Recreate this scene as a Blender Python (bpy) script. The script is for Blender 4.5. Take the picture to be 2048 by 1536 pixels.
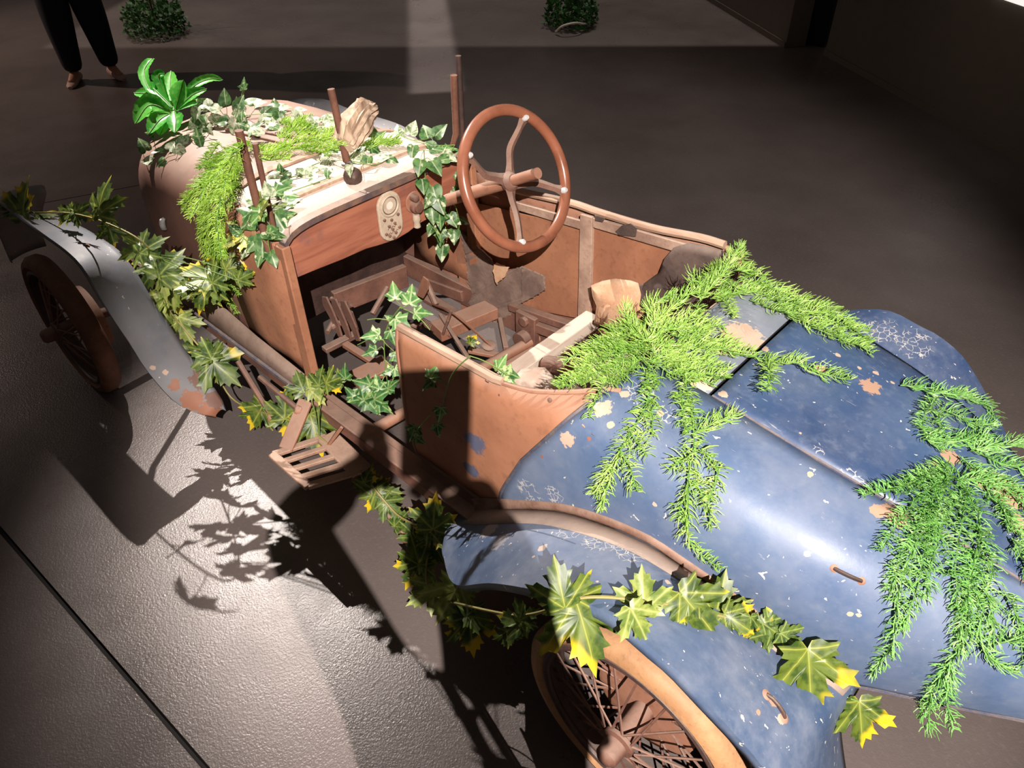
import bpy, math, random
from mathutils import Vector, Matrix, noise
from mathutils.bvhtree import BVHTree
R = random.Random(7)
S = bpy.context.scene
for o in list(bpy.data.objects): bpy.data.objects.remove(o)
COL = S.collection

# ------------------------------------------------------------------ camera
# car frame: +x forward, +y the car's left, +z up, origin on the floor under the dashboard
F_PX, PITCH, ROLL, YAW = 1500.0, math.radians(40), math.radians(-1), math.radians(47)
CAM = Vector((-1.9, 1.42, 2.1))
HEAD = Vector((math.cos(YAW), -math.sin(YAW), 0)); RT0 = Vector((-math.sin(YAW), -math.cos(YAW), 0)); ZUP = Vector((0, 0, 1))
FWD = HEAD*math.cos(PITCH) - ZUP*math.sin(PITCH)
UP0 = HEAD*math.sin(PITCH) + ZUP*math.cos(PITCH)
CR = RT0*math.cos(ROLL) + UP0*math.sin(ROLL)
CU = UP0*math.cos(ROLL) - RT0*math.sin(ROLL)
cd = bpy.data.cameras.new('camera'); cam = bpy.data.objects.new('camera', cd); COL.objects.link(cam)
cd.sensor_width = 36; cd.lens = F_PX/2048*36; cd.clip_start = 0.02; cd.clip_end = 100
cam.matrix_world = Matrix(((CR.x, CU.x, -FWD.x, CAM.x), (CR.y, CU.y, -FWD.y, CAM.y), (CR.z, CU.z, -FWD.z, CAM.z), (0, 0, 0, 1)))
S.camera = cam
def ray(u, v): return CR*((u-1024)/F_PX) - CU*((v-768)/F_PX) + FWD
def P(u, v, x=None, y=None, z=None, D=None):          # a photographed point at a known x, y, height or distance
    d = ray(u, v)
    if x is not None: t = (x-CAM.x)/d.x
    elif y is not None: t = (y-CAM.y)/d.y
    elif z is not None: t = (z-CAM.z)/d.z
    else: t = D
    return CAM + d*t

# ------------------------------------------------------------------ world, lights, exposure
w = bpy.data.worlds.new('World'); S.world = w; w.use_nodes = True
w.node_tree.nodes['Background'].inputs[0].default_value = (0.9, 0.78, 0.70, 1)
w.node_tree.nodes['Background'].inputs[1].default_value = 0.055
S.view_settings.view_transform = 'Standard'; S.view_settings.look = 'None'
S.view_settings.exposure = 0.0; S.view_settings.gamma = 1.0; S.view_settings.use_curve_mapping = False
def spot(name, loc, target, power, angle, blend, radius, col):
    l = bpy.data.lights.new(name, 'SPOT'); l.energy = power; l.spot_size = math.radians(angle); l.spot_blend = blend
    l.shadow_soft_size = radius; l.color = col
    o = bpy.data.objects.new(name, l); COL.objects.link(o); o.location = loc
    o.rotation_euler = (Vector(target)-Vector(loc)).to_track_quat('-Z', 'Y').to_euler(); return o
def arealamp(name, loc, sx, sy, power, spread, col, rotz=0):
    l = bpy.data.lights.new(name, 'AREA'); l.shape = 'RECTANGLE'; l.size = sx; l.size_y = sy; l.energy = power
    l.spread = math.radians(spread); l.color = col
    o = bpy.data.objects.new(name, l); COL.objects.link(o); o.location = loc; o.rotation_euler = (0, 0, rotz); return o
WARM = (1.0, 0.90, 0.82)
LA = Vector((2.45, -0.30, 3.20))                       # track spot above the car's nose
LB = CAM - ray(870, 850)*2.0                            # track spot behind the photographer
spot('spot_front', LA, (0.0, 0.05, 0.4), 1080, 46, 0.75, 0.014, WARM)
spot('spot_rear', LB, (-1.0, -0.1, 0.6), 1650, 46, 0.45, 0.011, WARM)
arealamp('hall_wash', (4.87, -4.55, 3.6), 7.0, 3.0, 26, 2.5, (1.0, 0.9, 0.82), math.radians(40.3))
arealamp('hall_strip', (4.6, -4.35, 3.6), 4.9, 0.42, 6, 2.0, (1.0, 0.92, 0.88), math.radians(-41.3))
spot('hall_spot', (8.5, 1.5, 4.0), (6.2, -0.3, 0), 560, 80, 0.9, 0.05, (1.0, 0.74, 0.6))
spot('wall_fill', (0.6, -3.2, 3.3), (-1.2, -4.6, 1.3), 26, 60, 0.9, 0.05, (1.0, 0.86, 0.74))  # fill lamp added to brighten the dark wall, no fixture known there
# ------------------------------------------------------------------ materials
class NT:
    def __init__(s, name, rough=0.6, metallic=0.0, spec=0.5):
        s.m = bpy.data.materials.new(name); s.m.use_nodes = True; s.t = s.m.node_tree; s.b = s.t.nodes['Principled BSDF']
        s.b.inputs['Roughness'].default_value = rough; s.b.inputs['Metallic'].default_value = metallic
        s.b.inputs['Specular IOR Level'].default_value = spec
        s.tc = s.t.nodes.new('ShaderNodeTexCoord')
    def n(s, typ): return s.t.nodes.new('ShaderNode'+typ)
    def put(s, sock, val):
        if val is None: return
        if hasattr(val, 'is_output'): s.t.links.new(val, sock)
        elif isinstance(val, tuple) and len(val) == 3 and sock.type == 'RGBA': sock.default_value = (*val, 1)
        else: sock.default_value = val
    def math(s, op, a, b=None, c=None, clamp=False):
        n = s.n('Math'); n.operation = op; n.use_clamp = clamp
        for i, q in enumerate((a, b, c)): s.put(n.inputs[i], q)
        return n.outputs[0]
    def vmath(s, op, a, b=None):
        n = s.n('VectorMath'); n.operation = op; s.put(n.inputs[0], a); s.put(n.inputs[1], b)
        return n.outputs[1] if op in ('LENGTH', 'DISTANCE', 'DOT_PRODUCT') else n.outputs[0]
    def mix(s, f, a, b):
        n = s.n('Mix'); n.data_type = 'RGBA'; s.put(n.inputs[0], f); s.put(n.inputs[6], a); s.put(n.inputs[7], b); return n.outputs[2]
    def noise(s, scale, detail=4, rough=0.55, vec=None, dist=0.0):
        n = s.n('TexNoise'); s.put(n.inputs['Vector'], vec or s.tc.outputs['Object']); n.inputs['Scale'].default_value = scale
        n.inputs['Detail'].default_value = detail; n.inputs['Roughness'].default_value = rough; n.inputs['Distortion'].default_value = dist
        return n.outputs['Fac']
    def vor(s, scale, feature='F1', out='Distance', vec=None):
        n = s.n('TexVoronoi'); n.feature = feature; s.put(n.inputs['Vector'], vec or s.tc.outputs['Object']); n.inputs['Scale'].default_value = scale
        return n.outputs[out]
    def step(s, v, lo, hi):
        n = s.n('MapRange'); n.interpolation_type = 'SMOOTHSTEP'; s.put(n.inputs[0], v); n.inputs[1].default_value = lo; n.inputs[2].default_value = hi
        return n.outputs[0]
    def mapped(s, sc=(1, 1, 1), rot=(0, 0, 0)):
        n = s.n('Mapping'); s.put(n.inputs[0], s.tc.outputs['Object']); n.inputs['Scale'].default_value = sc; n.inputs['Rotation'].default_value = rot
        return n.outputs[0]
    def bump(s, h, strength=0.3, dist=0.01):
        n = s.n('Bump'); n.inputs['Strength'].default_value = strength; n.inputs['Distance'].default_value = dist
        s.put(n.inputs['Height'], h); s.t.links.new(n.outputs[0], s.b.inputs['Normal'])
    def out(s, col=None, rough=None):
        s.put(s.b.inputs['Base Color'], col); s.put(s.b.inputs['Roughness'], rough); return s.m
    def nz(s):                                             # upward-facing share: where dust settles
        g = s.n('NewGeometry'); x = s.n('SeparateXYZ'); s.t.links.new(g.outputs['Normal'], x.inputs[0]); return x.outputs[2]
def rgb(r, g, b):
    f = lambda c: (c/255/12.92) if c/255 <= .04045 else ((c/255+.055)/1.055)**2.4
    return (f(r), f(g), f(b))
DUST = rgb(176, 156, 142)
M = {}
def metal_rust(name, c1, c2, c3, dust=0.5, scale=6, rough=0.75, pit=0.25):
    k = NT(name, rough, spec=0.35)
    a = k.noise(scale, 6, 0.62); b = k.noise(scale*9, 4, 0.6)
    col = k.mix(k.step(a, .35, .65), c1, c2)
    col = k.mix(k.math('MULTIPLY', k.step(b, .5, .8), .5), col, c3)
    d = k.math('MULTIPLY', k.step(k.nz(), .25, .9), k.math('MULTIPLY_ADD', k.step(k.noise(scale*2.3, 5, .6), .25, .65), dust*.45, dust*.55))
    col = k.mix(d, col, DUST)
    k.bump(b, pit, 0.004)
    M[name] = k.out(col); return M[name]
metal_rust('rust', rgb(138, 94, 74), rgb(160, 114, 92), rgb(98, 66, 54), .45, 4)
metal_rust('rust_dark', rgb(98, 68, 58), rgb(126, 88, 74), rgb(70, 48, 44), .35, 7)
metal_rust('rust_orange', rgb(146, 98, 74), rgb(164, 114, 86), rgb(108, 68, 52), .2, 5)
metal_rust('iron', rgb(104, 74, 64), rgb(124, 92, 78), rgb(74, 54, 48), .5, 9)
metal_rust('wood_grey', rgb(140, 112, 98), rgb(176, 148, 130), rgb(100, 76, 66), .5, 8)
metal_rust('black_iron', rgb(58, 44, 42), rgb(78, 58, 52), rgb(40, 32, 32), .15, 14, .5)
metal_rust('leather_dark', rgb(70, 58, 54), rgb(92, 76, 70), rgb(48, 40, 38), .35, 12, .7)
metal_rust('leather_grey', rgb(112, 92, 84), rgb(140, 118, 106), rgb(84, 68, 62), .45, 12, .8)
metal_rust('canvas_beige', rgb(196, 150, 118), rgb(206, 168, 138), rgb(158, 112, 84), .3, 14, .85)
metal_rust('bonnet_paint', rgb(112, 80, 70), rgb(130, 94, 82), rgb(88, 70, 66), .5, 3, .55, .1)
metal_rust('post_rust', rgb(96, 62, 50), rgb(116, 78, 62), rgb(66, 44, 38), .1, 12)
metal_rust('cowl_white', rgb(208, 194, 182), rgb(222, 210, 198), rgb(164, 140, 124), .15, 7, .8, .15)
metal_rust('cowl_rim', rgb(84, 72, 74), rgb(132, 102, 84), rgb(62, 64, 84), .5, 14, .6)
metal_rust('valance_paint', rgb(110, 90, 80), rgb(128, 108, 96), rgb(88, 72, 68), .3, 10, .7)
metal_rust('blue_worn', rgb(66, 74, 98), rgb(104, 96, 96), rgb(140, 110, 94), .3, 22, .6)
metal_rust('side_rust', rgb(148, 98, 72), rgb(168, 116, 88), rgb(114, 72, 54), .3, 3, .7)
metal_rust('flange_rust', rgb(118, 86, 72), rgb(146, 118, 104), rgb(116, 70, 52), .3, 12, .8)
metal_rust('welt_dust', rgb(128, 114, 108), rgb(154, 136, 126), rgb(108, 104, 110), .5, 9, .8, .1)
metal_rust('step_rust', rgb(150, 116, 98), rgb(170, 136, 116), rgb(112, 78, 64), .4, 14, .75)
metal_rust('tyre_rust', rgb(98, 64, 48), rgb(118, 78, 58), rgb(76, 50, 40), .1, 16, .7)
metal_rust('tyre_tan', rgb(160, 118, 82), rgb(182, 138, 98), rgb(112, 82, 60), .1, 9, .6)
metal_rust('tyre_dark', rgb(62, 48, 42), rgb(84, 62, 50), rgb(42, 34, 32), .2, 16, .8)
metal_rust('brass_plate', rgb(178, 160, 140), rgb(194, 178, 158), rgb(128, 108, 92), .3, 40, .5)
metal_rust('chrome', rgb(178, 176, 178), rgb(196, 194, 194), rgb(128, 120, 116), .1, 40, .3)
def wood(name, c1, c2, c3, axis=(2, 26, 26), gloss=.45, dust=.2):
    k = NT(name, gloss); v = k.mapped(axis)
    a = k.noise(1.0, 6, .6, v, .6); b = k.noise(5, 5, .6)
    col = k.mix(k.step(a, .3, .7), c1, c2); col = k.mix(k.math('MULTIPLY', k.step(b, .55, .72), .75), col, c3)
    d = k.math('MULTIPLY', k.step(k.nz(), .3, .95), dust); col = k.mix(d, col, DUST)
    k.bump(a, .2, .003); M[name] = k.out(col)
wood('dash_wood', rgb(136, 80, 62), rgb(172, 112, 88), rgb(98, 76, 84), (26, 2.5, 22))
wood('wheel_wood', rgb(124, 74, 54), rgb(146, 92, 70), rgb(78, 46, 36), (8, 8, 8), .28, .05)
wood('grey_wood', rgb(150, 118, 98), rgb(188, 158, 136), rgb(108, 80, 66), (4, 30, 30), .8, .35)
wood('white_wood', rgb(196, 178, 162), rgb(216, 202, 188), rgb(140, 112, 96), (30, 4, 30), .8, .3)
wood('driftwood', rgb(126, 98, 80), rgb(206, 182, 156), rgb(86, 64, 52), (30, 30, 3), .85, .3)
def paint(name, blue1, blue2, chips=(), dusty=0.3, specks=1.0, edge=None, rough=.42, craze=(), dustc=rgb(136, 142, 156)):
    """old blue coachwork paint: cloudy, scratched, flaked to primer at the listed places"""
    k = NT(name, rough, spec=.5)
    co = k.tc.outputs['Object']
    col = k.mix(k.step(k.noise(2.2, 4), .3, .7), blue1, blue2)
    col = k.mix(k.math('MULTIPLY', k.step(k.noise(38, 3), .5, .75), .35), col, rgb(112, 124, 146))
    dn = k.math('MULTIPLY', k.step(k.noise(5.5, 6, .68), .34, .72), dusty)
    col = k.mix(dn, col, dustc)
    # fine white crazing and pin flakes
    nzc = k.n('TexNoise'); nzc.inputs['Scale'].default_value = 60; k.put(nzc.inputs['Vector'], co)
    wob = k.vmath('ADD', co, k.vmath('MULTIPLY', nzc.outputs['Color'], (0.012, 0.012, 0.012)))
    crz = k.math('LESS_THAN', k.vor(62, 'DISTANCE_TO_EDGE', 'Distance', wob), .05)
    near = None
    for c, r in craze:
        q = k.step(k.math('ADD', k.vmath('DISTANCE', co, tuple(c)), k.math('MULTIPLY', k.noise(30, 3), r*.8)), r*1.3, r*1.1); near = q if near is None else k.math('MAXIMUM', near, q)
    crz = k.math('MULTIPLY', crz, k.math('MULTIPLY', near, k.step(k.noise(40, 2), .4, .5))) if near is not None else 0.0
    v1 = k.n('TexVoronoi'); v1.inputs['Scale'].default_value = 36; wob2 = k.vmath('ADD', k.mapped((1, 1.9, 1), (0.4, 0.2, .5)), k.vmath('MULTIPLY', nzc.outputs['Color'], (0.05, 0.05, 0.05))); k.put(v1.inputs['Vector'], wob2)
    pick = k.n('SeparateColor'); k.put(pick.inputs[0], v1.outputs['Color'])
    sp = k.math('MULTIPLY', k.math('LESS_THAN', v1.outputs['Distance'], k.math('MULTIPLY', k.math('POWER', pick.outputs[1], 2.5), .24)), k.math('GREATER_THAN', pick.outputs[0], 1-.55*specks))
    scr = k.math('MULTIPLY', k.step(k.noise(1, 2, .5, k.mapped((14, 190, 120), (0, 0, .7))), .70, .74), k.step(k.noise(6, 2), .5, .6))
    white = k.math('MAXIMUM', k.math('MAXIMUM', k.math('MULTIPLY', crz, .7), sp), k.math('MULTIPLY', scr, .35*specks))
    col = k.mix(white, col, rgb(200, 196, 190))
    rg = k.math('MULTIPLY_ADD', dn, .35, rough)
    # flaked places (centre, radius): paint gone to dusty primer
    wn = k.math('ADD', k.math('MULTIPLY', k.noise(75, 4, .65), .7), k.math('MULTIPLY', k.noise(28, 3, .6), .3))
    for i, (c, r, pc) in enumerate(chips):
        dd = k.vmath('DISTANCE', co, tuple(c))
        dd = k.math('ADD', dd, k.math('MULTIPLY', k.math('SUBTRACT', wn, .5), r*2.6))
        col = k.mix(k.step(dd, r*1.03, r*.93), col, pc)
    if edge:                                               # rusted seam: strip below/above a height curve
        e = edge(k)
        col = k.mix(e, col, k.mix(k.step(k.noise(30, 4), .4, .6), rgb(146, 92, 70), rgb(176, 138, 118)))
    k.bump(k.math('ADD', k.math('MULTIPLY', k.noise(30, 4, .6), .9), white), .16, .003)
    M[name] = k.out(col, rg)
def add_patch(name, spots):                                # remnant of another paint on an existing material
    t = M[name].node_tree; b = t.nodes['Principled BSDF']; src = b.inputs['Base Color'].links[0].from_socket; k = NT.__new__(NT); k.t = t; k.tc = next(n for n in t.nodes if n.type == 'TEX_COORD')
    wn = k.noise(22, 5, .7)
    for c, r, col in spots:
        dd = k.math('ADD', k.vmath('DISTANCE', k.tc.outputs['Object'], tuple(c)), k.math('MULTIPLY', k.math('SUBTRACT', wn, .5), r*2.6)); src = k.mix(k.math('MULTIPLY', k.step(dd, r*1.15, r*.75), .85), src, col)
    t.links.new(src, b.inputs['Base Color'])
PRIMER = rgb(176, 142, 122)

def floor_mat():
    k = NT('floor_vinyl', .4, spec=.5)
    a = k.noise(1.3, 4); b = k.noise(60, 3); g = k.noise(170, 2)
    col = k.mix(k.step(a, .3, .7), rgb(92, 83, 81), rgb(104, 95, 92))
    col = k.mix(k.math('MULTIPLY', k.step(b, .5, .8), .3), col, rgb(122, 113, 110))
    n = k.n('Bump'); n.inputs['Strength'].default_value = .3; n.inputs['Distance'].default_value = .003
    h = k.math('ADD', k.math('MULTIPLY', g, .9), k.math('MULTIPLY', k.noise(95, 4, .65), 1.3)); k.put(n.inputs['Height'], h); k.t.links.new(n.outputs[0], k.b.inputs['Normal'])
    rg = k.math('MULTIPLY_ADD', k.step(k.noise(3.4, 5, .6), .3, .7), .14, .25)
    M['floor'] = k.out(col, rg)
floor_mat()
def plain(name, c, rough=.6, var=.2, spec=.5):
    k = NT(name, rough, spec=spec); a = k.noise(12, 4)
    M[name] = k.out(k.mix(k.math('MULTIPLY', k.step(a, .3, .7), var), c, tuple(x*.45 for x in c))); return M[name]
plain('groove', rgb(24, 20, 20), .9); plain('wall_paint', rgb(104, 94, 84), .7, .12); plain('gap_shade', rgb(16, 14, 14), .9)
plain('trouser', rgb(22, 22, 34), .9, .4); plain('skin', rgb(176, 124, 100), .6, .1); plain('shoe', rgb(178, 146, 132), .6, .2)
plain('jacket', rgb(40, 38, 44), .9, .3); plain('hair', rgb(38, 28, 24), .6, .3); plain('phone_black', rgb(18, 18, 20), .3, .1)
plain('glass_dial', rgb(226, 220, 208), .15, .3); plain('lamp_black', rgb(20, 20, 20), .5); plain('twig', rgb(110, 92, 70), .8); plain('paper_white', rgb(214, 210, 204), .7, .1)
k = NT('glow_panel'); k.b.inputs['Emission Color'].default_value = (1, .96, .9, 1); k.b.inputs['Emission Strength'].default_value = 0.9; M['glow_panel'] = k.out((.8, .8, .8))  # white panel, made bright by its own emission
def leafmat(name, base, mid, pale, tip=None, vein=None, nv=5, spread=.84, tipw=.5, trans=.25, rough=.42, edge=False):
    """leaf: local x across, y base to tip (length 1); object-random tint, radial veins"""
    k = NT(name, rough)
    sx = k.n('SeparateXYZ'); k.put(sx.inputs[0], k.tc.outputs['Object']); x, y = sx.outputs[0], sx.outputs[1]
    oi = k.n('ObjectInfo'); rnd = oi.outputs['Random']
    off = k.vmath('ADD', k.tc.outputs['Object'], k.n('CombineXYZ').outputs[0])
    cx = k.n('CombineXYZ'); k.put(cx.inputs[2], k.math('MULTIPLY', rnd, 37.0)); off = k.vmath('ADD', k.tc.outputs['Object'], cx.outputs[0])
    a = k.noise(3.2, 4, .6, off)
    col = k.mix(k.step(a, .38, .62), base, mid)
    ang = k.math('ABSOLUTE', k.math('ARCTAN2', x, y))
    rr = k.vmath('LENGTH', k.tc.outputs['Object'])
    if vein:
        dev = k.math('ABSOLUTE', k.math('SUBTRACT', k.math('FRACT', k.math('ADD', k.math('DIVIDE', ang, spread), .5)), .5))
        d = k.math('MULTIPLY', k.math('MULTIPLY', dev, spread), rr)
        col = k.mix(k.math('MULTIPLY', k.step(d, .06, .01), .5), col, pale)
        col = k.mix(k.math('MULTIPLY', k.step(d, .014, .005), .55), col, vein)
    if edge:
        col = k.mix(k.step(k.noise(2.2, 3, .5, off), .59, .68), col, pale)
    if tip:
        f = k.math('ADD', k.math('MULTIPLY', rr, .9), k.math('MULTIPLY', k.math('SUBTRACT', k.noise(1.3, 2, .5, off), .5), 2.2))
        f = k.math('ADD', f, k.math('MULTIPLY', k.math('SUBTRACT', rnd, .5), .5))
        col = k.mix(k.step(f, .92-tipw*.3, 1.12-tipw*.3), col, tip)
    k.b.inputs['Subsurface Weight'].default_value = 0
    tr = k.n('BsdfTranslucent'); k.put(tr.inputs[0], col); mx = k.n('MixShader'); mx.inputs[0].default_value = trans
    o = k.t.nodes['Material Output']; k.t.links.new(k.b.outputs[0], mx.inputs[1]); k.t.links.new(tr.outputs[0], mx.inputs[2]); k.t.links.new(mx.outputs[0], o.inputs[0])
    M[name] = k.out(col)
leafmat('maple', rgb(52, 76, 34), rgb(96, 118, 50), rgb(132, 148, 70), rgb(206, 184, 50), rgb(176, 186, 110), tipw=.1)
leafmat('maple_pale', rgb(104, 126, 56), rgb(150, 162, 82), rgb(182, 190, 112), rgb(200, 192, 84), rgb(200, 206, 138), tipw=.2)
leafmat('maple_yellow', rgb(56, 80, 32), rgb(102, 120, 46), rgb(140, 150, 62), rgb(220, 190, 38), rgb(186, 190, 96), tipw=.8)
leafmat('ivy', rgb(40, 82, 44), rgb(76, 122, 62), rgb(168, 190, 128), None, rgb(150, 178, 108), trans=.2, edge=True)
leafmat('ivy_pale', rgb(70, 118, 60), rgb(112, 156, 84), rgb(206, 216, 176), None, rgb(196, 210, 150), trans=.2, edge=True)
leafmat('ivy_cream', rgb(96, 124, 74), rgb(196, 204, 176), rgb(232, 232, 214), None, rgb(150, 170, 110), trans=.2, edge=True)
leafmat('ivy_h', rgb(52, 92, 48), rgb(96, 134, 76), rgb(206, 212, 180), None, rgb(150, 178, 108), spread=6, trans=.2, edge=True)
leafmat('broadleaf', rgb(40, 122, 50), rgb(66, 156, 58), rgb(150, 200, 120), None, rgb(140, 196, 100), spread=6, trans=.3, rough=.3)
def needle_mat(name, c1, c2, c3):
    k = NT(name, .5); a = k.noise(9, 3); b = k.noise(60, 2)
    col = k.mix(k.step(a, .35, .65), c1, c2); col = k.mix(k.math('MULTIPLY', k.step(b, .5, .7), .6), col, c3)
    tr = k.n('BsdfTranslucent'); k.put(tr.inputs[0], col); mx = k.n('MixShader'); mx.inputs[0].default_value = .25
    o = k.t.nodes['Material Output']; k.t.links.new(k.b.outputs[0], mx.inputs[1]); k.t.links.new(tr.outputs[0], mx.inputs[2]); k.t.links.new(mx.outputs[0], o.inputs[0])
    M[name] = k.out(col)
needle_mat('needle_lime', rgb(146, 194, 84), rgb(178, 214, 106), rgb(218, 236, 168))
needle_mat('needle_green', rgb(118, 182, 88), rgb(148, 202, 110), rgb(198, 224, 162))
needle_mat('needle_dark', rgb(30, 70, 28), rgb(48, 96, 36), rgb(70, 120, 54))
needle_mat('needle_yellow', rgb(140, 186, 60), rgb(172, 210, 82), rgb(206, 226, 128))
needle_mat('strap_leaf', rgb(64, 170, 62), rgb(104, 200, 78), rgb(156, 222, 116))
M['strap_leaf'].node_tree.nodes['Mix Shader'].inputs[0].default_value = .45
M['strap_leaf'].node_tree.nodes['Principled BSDF'].inputs['Roughness'].default_value = .28
plain('stem_green', rgb(112, 140, 70), .6); plain('stem_olive', rgb(150, 140, 84), .6); plain('stem_fern', rgb(86, 130, 60), .6); plain('stem_white', rgb(190, 180, 170), .6)

# ------------------------------------------------------------------ mesh helpers
BV, BF = [], []                                            # every solid face so far, for laying plants on real surfaces
class MB:
    def __init__(s): s.v = []; s.f = []
    def add(s, v, f):
        n = len(s.v); s.v += [Vector(q) for q in v]; s.f += [tuple(i+n for i in q) for q in f]; return s
    def box(s, c, d, rot=None):
        c = Vector(c); hx, hy, hz = d[0]/2, d[1]/2, d[2]/2
        pts = [Vector((sx*hx, sy*hy, sz*hz)) for sz in (-1, 1) for sy in (-1, 1) for sx in (-1, 1)]
        if rot is not None: pts = [rot @ p for p in pts]
        return s.add([p+c for p in pts], [(0, 2, 3, 1), (4, 5, 7, 6), (0, 1, 5, 4), (2, 6, 7, 3), (0, 4, 6, 2), (1, 3, 7, 5)])
    def beam(s, a, b, wd, ht, up=(0, 0, 1)):
        a, b = Vector(a), Vector(b); d = b-a; L = d.length; d.normalize()
        sd = d.cross(Vector(up)).normalized(); u2 = sd.cross(d)
        return s.box((a+b)/2, (L, wd, ht), Matrix((d, -sd, u2)).transposed())
    def tube(s, pts, r, n=8, caps=True, closed=False):
        pts = [Vector(p) for p in pts]; m = len(pts); rings = []; nrm = None
        for i, p in enumerate(pts):
            if closed: t = pts[(i+1) % m]-pts[i-1]
            else: t = pts[min(i+1, m-1)]-pts[max(i-1, 0)]
            t = t.normalized() if t.length > 1e-9 else Vector((0, 0, 1))
            if nrm is None: nrm = t.orthogonal().normalized()
            nrm = (nrm - t*nrm.dot(t)); nrm = nrm.normalized() if nrm.length > 1e-6 else t.orthogonal().normalized()
            bn = t.cross(nrm); rr = r[i] if isinstance(r, (list, tuple)) else r
            rings.append([p + (nrm*math.cos(2*math.pi*k/n)+bn*math.sin(2*math.pi*k/n))*rr for k in range(n)])
        return s.loft(rings, True, caps and not closed, closed)
    def loft(s, rings, closed=True, caps=False, loop=False):
        n = len(rings[0]); v = [p for r in rings for p in r]; f = []; m = len(rings)
        for i in range(m if loop else m-1):
            for k in range(n if closed else n-1):
                a, b = i*n+k, i*n+(k+1) % n; c, d = ((i+1) % m)*n+(k+1) % n, ((i+1) % m)*n+k
                f.append((a, b, c, d))
        if caps: f.append(tuple(range(n-1, -1, -1))); f.append(tuple((m-1)*n+k for k in range(n)))
        return s.add(v, f)
    def lathe(s, prof, org, ax, n=24):                     # prof: (radius, distance along axis)
        ax = Vector(ax).normalized(); a = ax.orthogonal().normalized(); b = ax.cross(a); org = Vector(org)
        rings = [[org+ax*h+(a*math.cos(2*math.pi*k/n)+b*math.sin(2*math.pi*k/n))*max(r, 1e-4) for k in range(n)] for r, h in prof]
        return s.loft(rings, True, True)
    def plate(s, poly, nrm, th):                           # flat polygon with thickness th along nrm
        nrm = Vector(nrm).normalized()*th; n = len(poly); v = [Vector(p) for p in poly]+[Vector(p)+nrm for p in poly]
        f = [tuple(range(n-1, -1, -1)), tuple(range(n, 2*n))]+[(i, (i+1) % n, (i+1) % n+n, i+n) for i in range(n)]
        return s.add(v, f)
    def build(s, name, mat, parent=None, smooth=40, solid=True, bevel=0, solidify=0, kind=None, label=None, local=None):
        me = bpy.data.meshes.new(name); vs = s.v
        if local is not None: vs = [p-local for p in vs]
        me.from_pydata([tuple(p) for p in vs], [], s.f); me.validate(); me.update()
        if smooth:
            me.polygons.foreach_set('use_smooth', [True]*len(me.polygons)); me.set_sharp_from_angle(angle=math.radians(smooth))
        me.materials.append(M[mat]); o = bpy.data.objects.new(name, me); COL.objects.link(o)
        if local is not None: o.location = local
        if parent is not None: put(o, parent)
        if solidify: q = o.modifiers.new('thickness', 'SOLIDIFY'); q.thickness = solidify; q.offset = 0
        if bevel: q = o.modifiers.new('bevel', 'BEVEL'); q.width = bevel; q.segments = 2; q.limit_method = 'ANGLE'
        if kind: o['kind'] = kind
        if label: o['label'] = label
        if solid:
            n = len(BV); BV.extend(s.v); BF.extend(tuple(i+n for i in q) for q in s.f)
        return o
WPOS = {}
def worldpos(o):
    p = Vector(o.location)
    while o.parent: o = o.parent; p = p+o.location
    return p
def put(o, parent):                                        # parent, keeping the world place (nothing here is rotated above a part)
    o.parent = parent; o.location = Vector(o.location)-worldpos(parent)
def thing(name, label, cat, loc=(0, 0, 0), group=None):
    o = bpy.data.objects.new(name, None); COL.objects.link(o); o.location = loc; o.empty_display_size = .1
    o['label'] = label; o['category'] = cat
    if group: o['group'] = group
    return o
def tag(o, label, cat, group=None):
    o['label'] = label; o['category'] = cat
    if group: o['group'] = group
    return o
def lerp(a, b, t): return a+(b-a)*t
def curve(tab, x):                                         # piecewise-smooth table lookup
    if x <= tab[0][0]: return tab[0][1]
    for (x0, y0), (x1, y1) in zip(tab[:-1], tab[1:]):
        if x <= x1: t = (x-x0)/(x1-x0); return lerp(y0, y1, t)
    return tab[-1][1]
def catmull(pts, n=6):
    pts = [Vector(p) for p in pts]; out = []; q = [pts[0]*2-pts[1]]+pts+[pts[-1]*2-pts[-2]]
    for i in range(1, len(q)-2):
        for k in range(n):
            t = k/n; a, b, c, d = q[i-1], q[i], q[i+1], q[i+2]
            out.append(.5*((2*b)+(c-a)*t+(2*a-5*b+4*c-d)*t*t+(3*b-a-3*c+d)*t**3))
    out.append(pts[-1]); return out
_bvh = [None, 0]
def hit(u, v, off=0.0, y=None, z=None):                     # the surface seen at a photograph point, lifted towards the eye by off
    if _bvh[1] != len(BF): _bvh[0] = BVHTree.FromPolygons(BV, BF, epsilon=0); _bvh[1] = len(BF)
    d = ray(u, v).normalized(); loc, nr, i, dist = _bvh[0].ray_cast(CAM, d, 30)
    if loc is None: return P(u, v, z=0.02), ZUP
    if nr.dot(d) > 0: nr = -nr
    return loc - d*off, nr
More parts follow.
